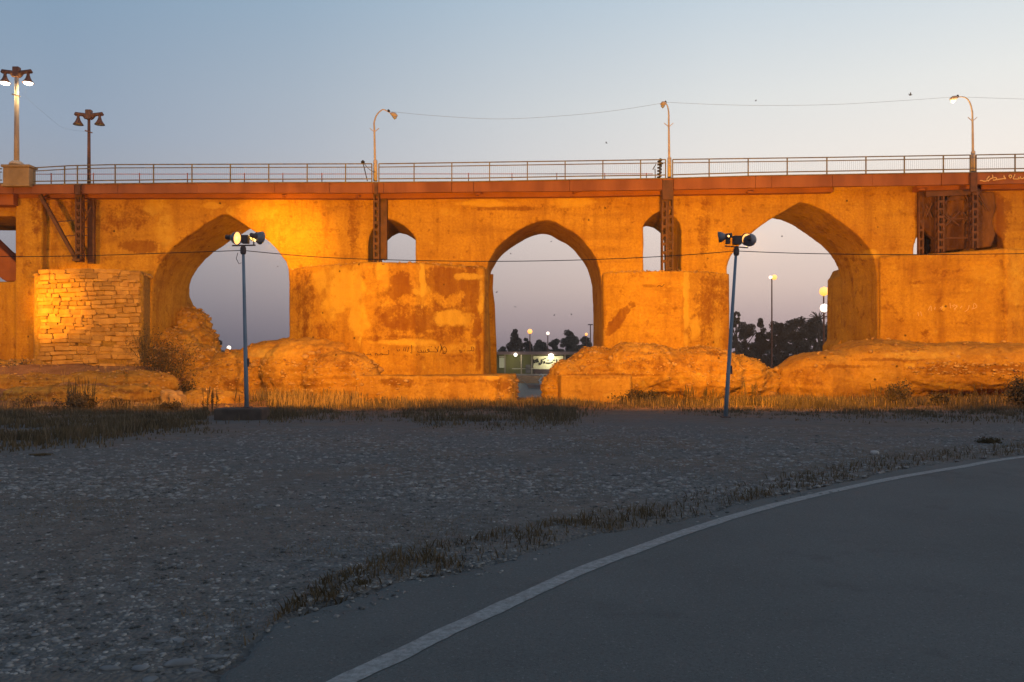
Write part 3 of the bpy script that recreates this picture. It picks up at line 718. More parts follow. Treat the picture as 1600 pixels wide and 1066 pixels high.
# writing on the masonry: strokes lie on the surface that carries them
def surf(me, px, py, off=.02):
    if me.name not in BV:
        BV[me.name] = BVHTree.FromPolygons([v.co.copy() for v in me.vertices], [tuple(p.vertices) for p in me.polygons])
    d = P(px, py, 50) - Vector((0,0,CZ)); h, n, i, _ = BV[me.name].ray_cast(Vector((0,0,CZ)), d.normalized())
    if h is None: return P(px, py, 50)
    return h + Vector((0,-off,0))
BV = {}
def strokes(name, me, lst, r, m, parent, label):
    mb = MB()
    for st in lst:
        pts = crom(st, 4) if len(st) > 2 else np.array(st, float)
        q = [surf(me, x, y) for x, y in pts] if me else [P(x, y, 48.57) for x, y in pts]
        if len(q) == 1: continue
        mb.tube(q, r, 5)
    o = mb.build(name, m, parent); o['label'] = label; return o
G = lambda pts, ox, oy, s: [[(ox + x/s, oy + y/s) for x, y in st] for st in pts]
g1 = G([[(65,200),(70,180),(80,205),(68,230)],[(70,180),(68,170)],[(100,195),(120,190),(150,195),(165,205)],[(150,180),(158,200)],[(210,205),(215,180),(235,185),(240,205)],[(240,200),(270,195),(285,175),(300,190),(285,200),(320,190)],[(318,98),(308,120)],[(320,190),(345,195),(375,190),(382,140)],[(350,155),(352,158)],[(370,140),(378,140)]], 560, 530, 8)
g2 = G([[(480,130),(500,155)],[(515,125),(510,150)],[(560,150),(575,100)],[(585,155),(600,95)],[(615,160),(632,95)],[(665,70),(668,170),(650,165)]], 560, 530, 8)
g3 = G([[(735,155),(755,165),(790,163),(780,135)],[(790,163),(815,165),(815,140)],[(815,165),(840,162),(838,140)],[(840,162),(870,165),(885,140),(870,125),(865,140),(900,160)],[(880,90),(888,95)],[(905,92),(915,96)],[(900,160),(940,160),(990,158),(960,100)],[(990,158),(1000,90),(985,160)],[(1020,55),(1035,110),(1018,170)],[(1045,80),(1035,140)],[(1050,160),(1085,175),(1105,140),(1080,95),(1050,115),(1060,150),(1095,150)],[(725,190),(735,205)],[(760,185),(758,200)],[(1050,180),(1090,180)]], 560, 530, 8)
g4 = G([[(1255,140),(1275,155),(1270,130)],[(1270,170),(1290,165),(1285,145)],[(1315,145),(1330,148)],[(1365,145),(1385,148),(1410,140)],[(1415,95),(1440,105),(1442,140),(1418,145),(1415,100)]], 560, 530, 8)
for g_, l_ in ((g1,'dark painted word at the left end of the line'),(g2,'faint row of dark painted strokes'),(g3,'longest dark painted word with a round letter'),(g4,'short dark painted word at the right end')):
    strokes('graffiti', pier_b.data, g_, .017, M['dkgraf'], pier_b, l_)
g5 = G([[(60,475),(90,460),(75,490),(60,500),(80,420)]], 560, 400, 5.33)
g6 = [[(1026,449),(1030,446),(1034,448),(1038,444)],[(1024,451),(1029,451),(1032,449)]]
strokes('graffiti', pier_c.data, g6[:1], .02, M['dkgraf'], pier_c, 'small dark scrawl near the top of the pier')
g7 = [[(1450,485),(1454,478),(1455,486)],[(1460,484),(1461,480)],[(1468,482),(1473,479),(1470,484)],[(1485,482),(1484,474)],[(1487,478),(1492,476)],[(1490,483),(1496,479)],[(1488,480),(1495,477),(1491,485)],[(1500,482),(1503,478)],[(1514,477),(1512,484),(1507,487)],[(1520,482),(1522,474),(1526,480),(1518,483)],[(1434,488),(1435,494)],[(1438,487),(1440,494)]]
strokes('graffiti', pier_d.data, g7, .018, M['ltgraf'], pier_d, 'faint pale scrawl on the pier')
g8 = G([[(130,370),(200,372),(260,392),(340,385),(400,350)],[(350,330),(420,250),(440,215)],[(400,395),(460,330),(520,300)],[(545,170),(560,240),(545,310)],[(480,300),(560,290),(640,270),(690,300),(640,350),(560,350)],[(690,350),(760,325),(850,315),(930,300),(985,310),(935,240),(930,200)],
        [(1100,200),(1150,180),(1190,230),(1150,280),(1110,250),(1100,200)],[(1300,160),(1260,240),(1245,310),(1330,315),(1430,310),(1420,250)],[(1480,230),(1490,290),(1560,300),(1600,250)],[(1680,200),(1660,300)],[(1600,300),(1700,300)]], 1525, 265, 21.33)
strokes('graffiti', None, g8, .035, M['ltgraf'], bridge, 'pale looping painted writing on the fascia')

# pedestal of the lit lamp
ped = MB(); a = P(6,262,48.4); b_ = P(47,290,48.4)
ped.box((a.x,48.3,b_.z),(b_.x,49.0,a.z)); ped.build('lamp_pedestal', M['conc'], bridge, bevel=.03)
a = P(4,258,48.4); b_ = P(49,262,48.4); MB().box((a.x,48.2,b_.z+.005),(b_.x,49.1,a.z)).build('pedestal_cap', M['conc'], bridge, bevel=.03)
a = P(4,288,48.4); b_ = P(48,291.5,48.4); MB().box((a.x,48.22,b_.z-.01),(b_.x,49.08,a.z-.02)).build('pedestal_base', M['conc'], bridge, bevel=.02)

# ------------------------------------------------------------------ lamps
def emis(name, col, s): return mat(name, (.8,.8,.8), .5, emit=col, es=s)
E_white = emis('lit white lamp', (1,.93,.80), 5); E_warm = emis('lit warm lamp', (1,.70,.32), 2.2); E_sod = emis('sodium arc tube', (1,.55,.12), 3)
E_far = emis('far sodium lamp', (1,.36,.03), 2.0); E_farw = emis('far white lamp', (1,.82,.66), 1.7); E_soft = emis('lit reflector', (1,.40,.07), 2.1)
M['glass'] = mat('cloudy lamp glass', (.35,.32,.28), .3, .5)

def point(name, loc, col, power, r, parent):
    d = bpy.data.lights.new(name, 'POINT'); d.energy = power; d.color = col; d.shadow_soft_size = r
    o = bpy.data.objects.new(name, d); C.objects.link(o); o.location = loc
    o.parent = parent; o.matrix_parent_inverse = parent.matrix_basis.inverted(); return o

def twin_lamp(px, pyb, pyt, Y, lit, label):
    base = P(px, pyb, Y); top = P(px, pyt, Y); e = empty('twin_street_lamp', base, label, 'street lamp')
    k = (top.z-base.z); pm = M['lampbrown']; sc = .6
    MB().tube([base, base + Vector((0,0,k*.93))], [.15 if lit else .115, .11 if lit else .085], 12).build('pole', M['lamppole'] if lit else pm, e, True)
    if lit: MB().lathe(base, (0,0,1), [(.42,0),(.40,.1),(.26,.22)], 12, True).build('base_collar', M['lamppole'], e)
    t = top
    MB().box((t.x-.19,Y-.16,t.z-.62),(t.x+.19,Y+.16,t.z)).build('head_block', pm, e, bevel=.04)
    br = base + Vector((0,-.2,k*.70)); MB().bar(br + Vector((-.15,0,.08)), br + Vector((.32,0,-.07)), .07).build('bracket', M['lamppole'] if lit else pm, e)
    for s in (-1,1):
        c = t + Vector((0,0,-.34)); pts = [(.16,-.14),(.36,.03),(.60,.06),(.84,.08),(.92,.0)]
        mb = MB(); mb.tube([c + Vector((s*x,0,z)) for x,z in pts], [.17,.13,.12,.14,.08], 8); mb.build('arm', pm, e, True)
        q = t + Vector((s*.70,0,-.42))
        MB().tube([q + Vector((0,0,.2)), q + Vector((0,0,-.12))], .09, 8).build('lamp_neck', pm, e)
        be = MB().lathe(q + Vector((0,0,-.1)), (0,0,-1), [(.10,0),(.13,.12),(.20,.26),(.33,.44)], 14).build('lamp_shade', pm, e, True)
        m_ = be.modifiers.new('solid', 'SOLIDIFY'); m_.thickness = .015
        gl = MB().lathe(q + Vector((0,0,-.1)), (0,0,-1), [(.04,.20),(.18,.28),(.27,.42),(.22,.52 if lit else .46),(.04,.56 if lit else .48)], 12, True)
        gl.build('lamp_glass', E_white if lit else M['glass'], e, True)
        if lit: point('lamp_light', q + Vector((-s*.1,-.15,-1.0)), (1,.72,.30), 110, .2, e)
    return e
twin_lamp(26, 258, 105, 48.65, True, 'lit twin-headed street lamp with a pale pole on the stone pedestal')
twin_lamp(139, 290, 172, 52.5, False, 'unlit brown twin-headed street lamp behind the bridge railing')

def arm_lamp(px, pyb, arc, head, Y, lit, label):
    base = P(px, pyb, Y); e = empty('street_lamp', base, label, 'street lamp', 'single-arm street lamps along the bridge')
    pts = [P(x, y_, Y) for x, y_ in arc]; 
    n = len(pts); rr_ = [.085] + [.06 - .03*k/(n-1) for k in range(1,n)]
    MB().tube([Vector(q) for q in crom([tuple(q) for q in pts], 5)], list(np.interp(np.linspace(0,n-1,5*(n-1)+1), range(n), rr_)), 8).build('pole', M['lamppole'] if lit != 2 else M['lamppole'], e, True)
    mid = pts[1]; 
    for s in (-1,1): MB().bar(mid + Vector((0,0,-.1)), mid + Vector((s*.28,0,.14)), .035).build('bracket', M['lamppole'], e)
    MB().lathe(base, (0,0,1), [(.13,0),(.125,1.25),(.085,1.3)], 10, True).build('sleeve', M['lamppole'], e, True)
    a = P(*head[0], Y); b_ = P(*head[1], Y); d = b_ - a
    MB().tube([a, a+d*.25, a+d*.6, b_], [.05,.12,.15,.05], 10).build('lamp_head', M['lamppole'], e, True)
    MB().tube([a+d*.35+Vector((0,0,-.12)), a+d*.65+Vector((0,0,-.17)), a+d*.9+Vector((0,0,-.09))], [.07,.12,.05], 8).build('lens', E_warm if lit == 1 else M['glass'], e, True)
    for t_ in (.55,.75):
        k = pts[-1].lerp(pts[-2], t_*.6); MB().lathe(k, (0,0,1), [(.04,0),(.06,.08),(.03,.16)], 8, True).build('insulator', M['cable'], e)
    if lit == 1: point('lamp_light', a + d*.6 + Vector((0,-.1,-.5)), (1,.66,.3), 60, .15, e)
    return e
arm_lamp(586.5, 283, [(586.5,283),(585,204),(584.5,193),(588,181),(594,174),(600,171.5),(612,178)], [(610,177),(621,181.5)], 49.4, 0, 'unlit street lamp whose arm curves right, standing left of the middle arch')
arm_lamp(1046, 279, [(1046,279),(1045,196),(1045,180),(1044,170),(1042,164),(1039,160.5)], [(1041,160.5),(1032,163.5)], 49.4, 0, 'unlit street lamp with the shortest arm, between middle and right arches')
arm_lamp(1520.5, 269, [(1520.5,269),(1519.5,187),(1518.5,172),(1515,160),(1509,153),(1500,151.5),(1494,153)], [(1497,151.5),(1484,155.5)], 49.4, 1, 'glowing street lamp with arm curving left near the right end of the bridge')

def wire(name, pts, r, m, label):
    o = MB().tube([Vector(q) for q in crom([tuple(q) for q in pts], 8)], r, 5).build(name, m); return tag(o, label, 'cable')
wire('overhead_wire', [P(605,174,49.4),P(680,181,49.4),P(780,186,49.4),P(880,181,49.4),P(960,173,49.4),P(1037,161,49.4)], .007, M['wire'], 'thin sagging wire between the left and middle street lamps')
wire('overhead_wire', [P(1042,160,49.4),P(1120,163.5,49.4),P(1200,165,49.4),P(1300,163.5,49.4),P(1400,158,49.4),P(1500,151,49.4)], .007, M['wire'], 'thin sagging wire between the middle and right street lamps')
wire('overhead_wire', [P(1512,152,49.4),P(1600,155,49.4),P(1700,158,49.4)], .007, M['wire'], 'short thin wire running off right from the glowing street lamp')
wire('overhead_wire', [P(34,146,49.2),P(70,178,50),P(100,200,51),P(137,206,52.4)], .004, M['wire'], 'very faint wire dipping between the two twin-headed lamps')

# decorative strands tied to the railing
def twist(px, pyb, pyt, lx, label):
    e = empty('light_strand_pole', P(px, pyb, 48.9), label, 'pole')
    a = P(px, pyb, 48.9); b_ = P(lx, pyt, 48.9)
    MB().bar(a, b_, .05).build('pole', M['cable'], e); return e, a, b_
e, a, b_ = twist(574, 283, 254, 567, 'thin leaning black pole with a knob beside the railing')
MB().lathe(b_ - Vector((0,0,.1)), (0,0,1), [(.03,0),(.12,.08),(.12,.16),(.03,.24)], 8, True).build('knob', M['cable'], e)
MB().tube([b_, P(576,264,48.9), P(585,270,48.9)], .018, 5).build('cord', M['cable'], e)
e, a, b_ = twist(1030, 281, 248, 1031, 'dark twisted pole wrapped in cord and leaves at the railing')
pts = [a.lerp(b_, k/40) + Vector((.13*math.sin(k*1.05), .08*math.cos(k*1.05), 0)) for k in range(40)]
MB().tube(pts, .045, 6).build('wrapped_cord', M['cable'], e)
MB().tube([P(1024,281,48.9),P(1023.5,264,48.9),P(1020,265,48.9),P(1025,257,48.9)], .03, 5).build('side_hook', M['cable'], e)
MB().tube([P(1030,250,48.9),P(1033,258,48.9),P(1036,255,48.9)], .05, 5).build('tuft', M['cable'], e)

# ------------------------------------------------------------------ floodlight posts in front of the bridge
def spot(name, loc, target, power, size, blend, parent, r=.25, col=SODIUM):
    d = bpy.data.lights.new(name, 'SPOT'); d.energy = power; d.color = col; d.spot_size = R(size); d.spot_blend = blend; d.shadow_soft_size = r
    o = bpy.data.objects.new(name, d); C.objects.link(o); o.location = loc
    o.rotation_euler = (Vector(target)-Vector(loc)).to_track_quat('-Z','Y').to_euler()
    o.parent = parent; o.matrix_parent_inverse = parent.matrix_basis.inverted(); return o

def bowl(e, c, axis, r, dep, lit, glow=None):
    """reflector dish opening along axis, lamp inside"""
    axis = Vector(axis).normalized()
    d = MB().lathe(c, axis, [(.07,-dep),(r*.45,-dep*.9),(r*.8,-dep*.5),(r,0)], 18, False).build('reflector', M['dish'], e, True)
    m_ = d.modifiers.new('solid','SOLIDIFY'); m_.thickness = .02
    MB().lathe(c, axis, [(.11,-dep-.28),(.12,-dep+.02)], 12, True).build('lamp_holder', M['housing'], e)
    MB().lathe(c, axis, [(.03,-dep*.85),(.16,-dep*.55),(.17,-dep*.25),(.04,-dep*.1)], 12, True).build('bulb', lit, e, True)
    if glow: MB().lathe(c, axis, [(r*.92,-.045),(.01,-.06)], 18).build('lamp_glass', glow, e, True)

PY = 26.0
def flood_post(base, top, heads, label, lights, bend=0):
    e = empty('floodlight_post', base, label, 'floodlight post', 'floodlight posts in front of the bridge')
    h = top - base
    MB().tube([base, base.lerp(top,.3)+Vector((bend,0,0)), base.lerp(top,.65), top], [.105,.095,.08,.065], 12).build('pole', M['bluepole'], e, True)
    MB().box((base.x-.2,base.y-.2,base.z-.02),(base.x+.2,base.y+.2,base.z+.04)).build('base_plate', M['housing'], e)
    MB().lathe(top+Vector((0,0,-.35)), (0,0,1), [(.10,0),(.14,.08),(.14,.3),(.09,.4)], 10, True).build('pole_clamp', M['housing'], e)
    MB().bar(base.lerp(top,.28)+Vector((.13,-.02,-.2)), base.lerp(top,.28)+Vector((.13,-.02,.2)), .07).build('switch_box', M['housing'], e)
    heads(e, top)
    k = PY/base.y; cm = Vector((0,0,CZ))                 # posts stand PY metres out; built at twice the size first
    e.location = cm + (base-cm)*k; e.scale = (k,k,k)
    nt_ = cm + (top-cm)*k
    for l_ in lights: spot('flood_lamp', nt_ + Vector(l_[0])*k, l_[1], l_[2], l_[3], l_[4], e)
    return e
tA = P(380,386,38); bA = P(385.5,637,38)
def heads_a(e, t):
    MB().bar(t+Vector((-.52,0,.06)), t+Vector((.58,0,.08)), .06).build('crossbar', M['housing'], e)
    MB().bar(t+Vector((0,0,-.1)), t+Vector((0,0,.1)), .09).build('crossbar_stub', M['housing'], e)
    MB().box((t.x-.05,t.y-.15,t.z+.16),(t.x+.26,t.y+.15,t.z+.55)).build('ballast_box', M['housing'], e, bevel=.02)
    MB().bar(t+Vector((.5,0,.08)), t+Vector((.5,0,.5)), .05).build('bracket', M['housing'], e)
    bowl(e, t+Vector((-.28,.06,.42)), (.86,-.26,-.12), .33, .36, E_sod, E_soft)
    bowl(e, t+Vector((.36,.0,.40)), (-.5,-.55,-.5), .13, .16, E_sod, E_sod)
    bowl(e, t+Vector((.80,.12,.44)), (.55,.8,-.12), .32, .3, E_sod)
    MB().lathe(t+Vector((.62,-.2,.28)), (0,-1,0), [(.0,0),(.06,.02),(.0,.05)], 8).build('small_bulb', E_sod, e)
    MB().tube([t+Vector((-.25,0,-.28)), t+Vector((-.33,0,-.55)), t+Vector((-.2,0,-.8)), t+Vector((-.08,0,-.75))], .015, 5).build('cable_loop', M['cable'], e)
tB = P(1150.5,388,38); bB = P(1133.6,652,38)
def heads_b(e, t):
    MB().bar(t+Vector((-.55,0,.10)), t+Vector((.55,0,.02)), .05).build('crossbar', M['housing'], e)
    MB().bar(t+Vector((0,0,-.1)), t+Vector((0,0,.1)), .09).build('crossbar_stub', M['housing'], e)
    MB().box((t.x-.16,t.y-.15,t.z+.17),(t.x+.22,t.y+.15,t.z+.58)).build('ballast_box', M['housing'], e, bevel=.02)
    MB().box((t.x-.50,t.y-.1,t.z+.2),(t.x-.30,t.y+.1,t.z+.5)).build('small_box', M['housing'], e, bevel=.02)
    bowl(e, t+Vector((-.82,.05,.52)), (-.8,.3,-.10), .27, .34, E_sod)
    MB().lathe(t+Vector((-.42,-.2,.54)), (0,-1,0), [(.0,0),(.055,.02),(.0,.05)], 8).build('small_bulb', E_sod, e)
    bowl(e, t+Vector((.46,-.02,.42)), (-.72,-.55,-.10), .30, .32, E_sod, E_soft)
    bowl(e, t+Vector((.66,.10,.40)), (.35,.9,-.12), .30, .25, E_sod)
flood_post(bA, tA, heads_a, 'grey blue floodlight post standing on the dark concrete block, left of the middle arch',
    [((.95,.5,.42), P(443,374,50), 62000, 17, 1.0), ((.95,.5,.42), P(640,430,50), 29000, 95, 1.0), ((-.5,.5,.42), P(200,430,50), 14500, 95, 1.0)])
flood_post(bB, tB, heads_b, 'grey blue floodlight post leaning slightly right, standing in the grass before the right arch',
    [((-1.05,.5,.42), P(1000,430,50), 21000, 95, 1.0), ((.8,.5,.42), P(1360,440,50), 27000, 95, 1.0)])
def heads_c(e, t):
    heads_a(e, t)
baseC = P(-1130,652,38); topC = P(-1130,390,38)
flood_post(baseC, topC, heads_c, 'grey blue floodlight post beyond the left edge of the view',
    [((.95,.5,.42), P(74,474,48.2), 100000, 13, 1.0), ((.95,.5,.42), P(80,460,50), 24000, 50, 1.0)])

flood_post(P(2300,652,38), P(2300,390,38), heads_b, 'grey blue floodlight post beyond the right edge of the view',
    [((-1.05,.5,.42), P(1620,450,47), 19000, 75, 1.0)])
bq = P(385.5,637,PY)
e = empty('concrete_block', (bq.x, PY, bq.z-.5), 'dark low concrete block under the left floodlight post', 'concrete block')
MB().box((bq.x-.92,PY-.42,bq.z-.85),(bq.x+.62,PY+.45,bq.z-.01)).build('block', noisy('dark concrete', (.06,.045,.038), (.10,.075,.06), 3, .9, .01, 10), e, bevel=.05)
C2 = 26.0
wire('power_cable', [P(-200,398,C2),P(0,401,C2),P(120,400,C2),P(250,396,C2),P(378,391.5,C2)], .013, M['cable'], 'black cable crossing the stone pier to the left floodlight post')
wire('power_cable', [P(384,392,C2),P(500,402,C2),P(640,407,C2),P(780,408.5,C2),P(920,406,C2),P(1050,400,C2),P(1149,392.5,C2)], .013, M['cable'], 'long sagging black cable between the two floodlight posts')
wire('power_cable', [P(1154,392.5,C2),P(1250,396,C2),P(1400,398,C2),P(1600,396.5,C2),P(1800,392,C2)], .013, M['cable'], 'black cable running right from the leaning floodlight post')

# ------------------------------------------------------------------ far bank
BY = 150.0
rest = empty('riverside_building', P(850,586,BY), 'low flat-roofed riverside building with lit green wall and signboard, seen through the middle arch', 'building')
def bx(name, x0, y0, x1, y1, Ya, Yb, m, par=rest, bev=0):
    a = P(x0,y1,Ya); b_ = P(x1,y0,Ya); return MB().box((a.x,Ya,a.z),(b_.x,Yb,b_.z)).build(name, m, par, bevel=bev)
pinkroof = noisy('pink grey roof edge', (.34,.22,.18), (.26,.17,.14), .5, .8)
bx('roof', 700,549.5,1000,554, 147.5, 160, pinkroof)
bx('wall', 700,554,1000,586, 151, 151.4, noisy('olive wall', (.15,.145,.05), (.09,.085,.035), .8, .8, stretch=(1,1,.05)))
bx('wall', 700,586.5,1000,600, 146.2, 158, noisy('terrace base', (.05,.04,.035), (.08,.06,.05), .5, .9))
bx('floor_slab', 700,585,1000,587, 146, 152, mat('slab', (.30,.26,.22), .8))
for x in (789,814.5,831,883,905,940): bx('column', x-.9,554,x+.9,585, 148.5, 148.8, mat('column', (.30,.24,.18), .7))
bx('counter', 834,577,895,585, 149.2, 150.5, mat('counter', (.05,.03,.03), .8))
bx('counter_top', 800,575.8,834,576.8, 149.0, 149.6, mat('counter top', (.4,.38,.3), .6))
bx('cabinet', 821.5,570,829,583, 149, 149.8, mat('cabinet', (.16,.14,.13), .7))
bx('window', 780,559,789,575, 150.8, 151, mat('window lit', (.1,.1,.08), .3, emit=(.75,.72,.45), es=.25))
bx('window_frame', 780,556.5,790,558, 150.6, 150.8, mat('frame', (.5,.45,.35), .6))
bx('dark_window', 884,557,905,573, 150.8, 151, mat('dark pane', (.05,.035,.03), .2))
sign = bx('signboard', 833.5,556.5,880,577.5, 149.9, 150.1, mat('sign face', (.50,.47,.30), .6))
sg = G([[(210,380),(200,470),(260,500)],[(240,450),(300,400),(370,370)],[(280,480),(380,460),(340,420),(300,430)],[(480,390),(500,470),(440,560),(390,540)],[(400,540),(420,500)],[(540,380),(570,390)],[(560,500),(600,500),(590,450),(565,470)],[(600,350),(640,355)],[(700,430),(730,430)],[(650,505),(720,515),(820,505),(880,470)],[(900,440),(950,400)],[(1010,380),(1015,480)]], 825, 545, 22.86)
mb = MB()
for st in sg: mb.tube([P(x, y, 149.8) for x, y in (crom(st,4) if len(st) > 2 else st)], .13, 5)
mb.build('sign_lettering', mat('sign letters', (.02,.02,.015), .6), rest)
for x, y, pw, rr_ in ((805.5,554.5,170,.33),(861,557,420,.55)):
    q = P(x, y, 147.2); MB().lathe(q-Vector((0,0,rr_)), (0,0,1), [(.02,0),(rr_*.75,rr_*.3),(rr_,rr_),(rr_*.75,rr_*1.7),(.02,rr_*2)], 12).build('globe_lamp', emis('globe', (1,.97,.80), 3), rest, True)
    point('globe_light', q+Vector((0,.9,-.5)), (1,.97,.72), pw, .3, rest)
q = P(897,555,148); MB().lathe(q, (0,0,-1), [(.05,0),(.22,.15),(.05,.3)], 8, True).build('small_lamp', E_farw, rest)

# boats
bo = empty('rowing_boat', P(838,604,112), 'small pale moored boat on the dark water under the middle arch', 'boat')
q = P(838,604,112)
hull = [(-1.4,0,.25),(-1.2,.45,.3),(0,.6,.28),(1.3,.5,.32),(1.7,0,.4),(1.3,-.5,.32),(0,-.6,.28),(-1.2,-.45,.3)]
kel = [(-1.1,0,-.15),(-1,.25,-.18),(0,.35,-.2),(1,.28,-.18),(1.4,0,-.1),(1,-.28,-.18),(0,-.35,-.2),(-1,-.25,-.18)]
hv = [q+Vector(v) for v in kel+hull]; MB().add(hv, [tuple(range(8))[::-1]] + [(k,(k+1)%8,8+(k+1)%8,8+k) for k in range(8)]).build('hull', mat('boat grey', (.28,.26,.27), .6), bo)
MB().box(tuple(q+Vector((-.4,-.5,.2))), tuple(q+Vector((-.1,.5,.26)))).build('bench', mat('bench', (.2,.15,.12), .8), bo)
MB().bar(q+Vector((-1.2,0,.3)), q+Vector((-2.0,0,.9)), .08).build('oar', mat('oar', (.3,.25,.2), .8), bo)
bs = empty('pedal_boat', P(850,598,118), 'white swan-necked pedal boat half hidden by the pier footing', 'boat')
q = P(853,600,118); wht = mat('white boat', (.6,.58,.55), .5)
MB().tube([q+Vector((-.9,0,0)),q+Vector((-.4,0,.1)),q+Vector((.4,0,.1)),q+Vector((1.2,0,.25))], [.25,.45,.45,.2], 10).build('hull', wht, bs, True)
MB().tube([q+Vector((-.7,0,.1)),q+Vector((-1.0,0,.5)),q+Vector((-.7,0,.9)),q+Vector((-.35,0,1.15)),q+Vector((-.7,0,1.4)),q+Vector((-1.0,0,1.2))], [.16,.12,.10,.10,.11,.04], 8).build('swan_neck', wht, bs, True)

def leaf_cloud(pos, rg, s0, s1, n_idx=4):
    n = len(pos); s = rg.uniform(s0, s1, n)
    a = rg.normal(size=(n,3)); a /= np.linalg.norm(a,axis=1)[:,None]; b_ = np.cross(a, rg.normal(size=(n,3))); b_ /= np.linalg.norm(b_,axis=1)[:,None]
    a *= s[:,None]; b_ *= (s*.55)[:,None]
    v = np.stack([pos-a, pos+b_, pos+a, pos-b_], 1).reshape(-1,3)
    return v, np.arange(n*4).reshape(-1,4)
def tree(name, px, pyt, pyb, wpx, Y, kind, label, seed, group='trees on the far bank', m='leaf', n=14000, cat='tree'):
    rg = np.random.default_rng(seed); top = P(px, pyt, Y); bot = P(px, pyb, Y); gz = float(ground(np.array([bot.x]), np.array([Y]), False)[0])
    H = top.z - gz; Wd = wpx*Y/F/2
    e = empty(name, (bot.x, Y, gz), label, cat, group)
    k = []
    if kind == 'cone':
        for _ in range(26):
            t_ = rg.random()**.8; k.append((rg.normal(0,.35)*Wd*(1-t_)+Wd*.5*(1-t_)*rg.choice([-1,1]), rg.normal(0,.4)*Wd*(1-t_), H*(.12+.86*t_), Wd*(.22+.35*(1-t_))))
    elif kind == 'palm':
        k = []
    else:
        for _ in range(60):
            a = rg.uniform(0, 2*math.pi); t_ = rg.random(); rr__ = Wd*.85*math.sqrt(rg.random())*math.sqrt(max(.08,1-max(0,t_-.35)**2*2.2))
            k.append((rr__*math.cos(a), rr__*math.sin(a), H*(.04+.86*t_), Wd*rg.uniform(.18,.36)))
    if kind == 'palm':
        mb = MB()
        for i in range(22):
            a = 2*math.pi*i/22; up_ = rg.uniform(.1,1.1); c = Vector((bot.x,Y,gz+H*.8))
            d = Vector((math.cos(a)*math.cos(up_), math.sin(a)*math.cos(up_), math.sin(up_)))
            p1 = c + d*H*.10; p2 = c + d*H*.17 + Vector((0,0,-H*.02))
            mb.bar(c, p1, .16, .04); mb.bar(p1, p2, .12, .04)
        mb.build('crown', M[m], e)
    else:
        k = np.array(k); w_ = k[:,3]**2; idx = rg.choice(len(k), n, p=w_/w_.sum())
        d = rg.normal(size=(n,3)); d /= np.linalg.norm(d,axis=1)[:,None]; d *= (rg.random(n)**.45)[:,None]
        pos = k[idx,:3] + d*k[idx,3:4]*np.array([1,1,.85]); pos[:,2] = np.clip(pos[:,2], .05*H, H*1.03)
        pos += np.array([bot.x, Y, gz])
        sz = .018*Wd + .06; v, f = leaf_cloud(pos, rg, sz, sz*2.0)
        link('crown', np_mesh('crown', v, f), M[m], e)
    tr_ = MB().tube([(bot.x,Y,gz-.2),(bot.x+.1,Y,gz+H*.4),(bot.x,Y,gz+H*.75)], [.03*H,.02*H,.008*H], 8)
    for i in range(4):
        a = rg.uniform(0,2*math.pi); tr_.tube([(bot.x,Y,gz+H*(.3+.1*i)), (bot.x+math.cos(a)*Wd*.5,Y+math.sin(a)*Wd*.5,gz+H*(.5+.1*i))], [.012*H,.005*H], 6)
    tr_.build('trunk', M['bark'], e); return e
T_ = [ # px, top, base, width, Y, kind, label, mat
 (805,512,572,34,168,'cone','dark conifer with several spires, left of the building under the middle arch','leaf'),
 (823,524,572,24,175,'round','dark bushy tree beside the spired conifer','leaf'),
 (786,540,572,26,185,'round','low dark tree nearest the left jamb of the middle arch','leaf'),
 (845,528,572,30,185,'round','brownish tree behind the twin globe lamps of the building','leaf2'),
 (866,526,572,28,190,'round','olive tree in the middle of the row behind the building','leaf2'),
 (892,512,572,38,180,'round','tallest olive tree of the row, right half of the middle arch','leaf2'),
 (915,521,572,30,184,'round','olive tree under the unlit flat lamp','leaf2'),
 (938,518,572,30,186,'round','olive tree mostly hidden by the right jamb of the middle arch','leaf2'),
 (1150,476,600,22,150,'round','slim taller tree just right of the leaning floodlight post','leaf2'),
 (1165,500,600,44,155,'round','dense dark tree left of the tall lamp mast','leaf'),
 (1188,498,600,34,158,'cone','pointed dark tree left of the tall lamp mast foot','leaf'),
 (1216,500,600,48,156,'round','dark bushy tree at the foot of the tall lamp mast','leaf'),
 (1243,489,600,52,152,'round','broad dark tree with the highest crown under the right arch','leaf'),
 (1272,494,600,52,154,'round','dark tree right of the broad crowned one','leaf'),
 (1300,496,600,44,156,'round','dark tree half hidden behind the right jamb','leaf2'),
 (334,521,590,30,150,'round','tall dark tree behind the broken pier under the left arch','leaf'),
 (356,548,590,46,156,'round','low dark rounded tree under the left arch','leaf'),
 (310,540,590,40,160,'round','dark tree hidden mostly behind the left jamb','leaf')]
for i, (px, a, c, wp, Y, kd, lb, m_) in enumerate(T_): tree('conifer_tree' if kd == 'cone' else 'tree', px, a, c, wp, Y, kd, lb, 50+i, m=m_)
tree('palm_tree', 1279, 478, 600, 20, 148, 'palm', 'small palm tree with upright fronds beside the right jamb', 90)
# far treeline closing the horizon behind them
rg = np.random.default_rng(5); n = 26000; X = rg.uniform(-230, 260, n); hx = 4.6 + 1.5*np.sin(X*.11) + 1.2*np.sin(X*.31+1) + .8*np.sin(X*.83)
pos = np.stack([X, 205 + rg.normal(0, 3, n), -1 + hx*rg.random(n)**.7], 1); v, f = leaf_cloud(pos, rg, .25, .7)
o = link('far_tree_line', np_mesh('far_tree_line', v, f), M['leaf']); tag(o, 'low dark line of distant trees along the far river bank', 'tree line', kind='stuff')

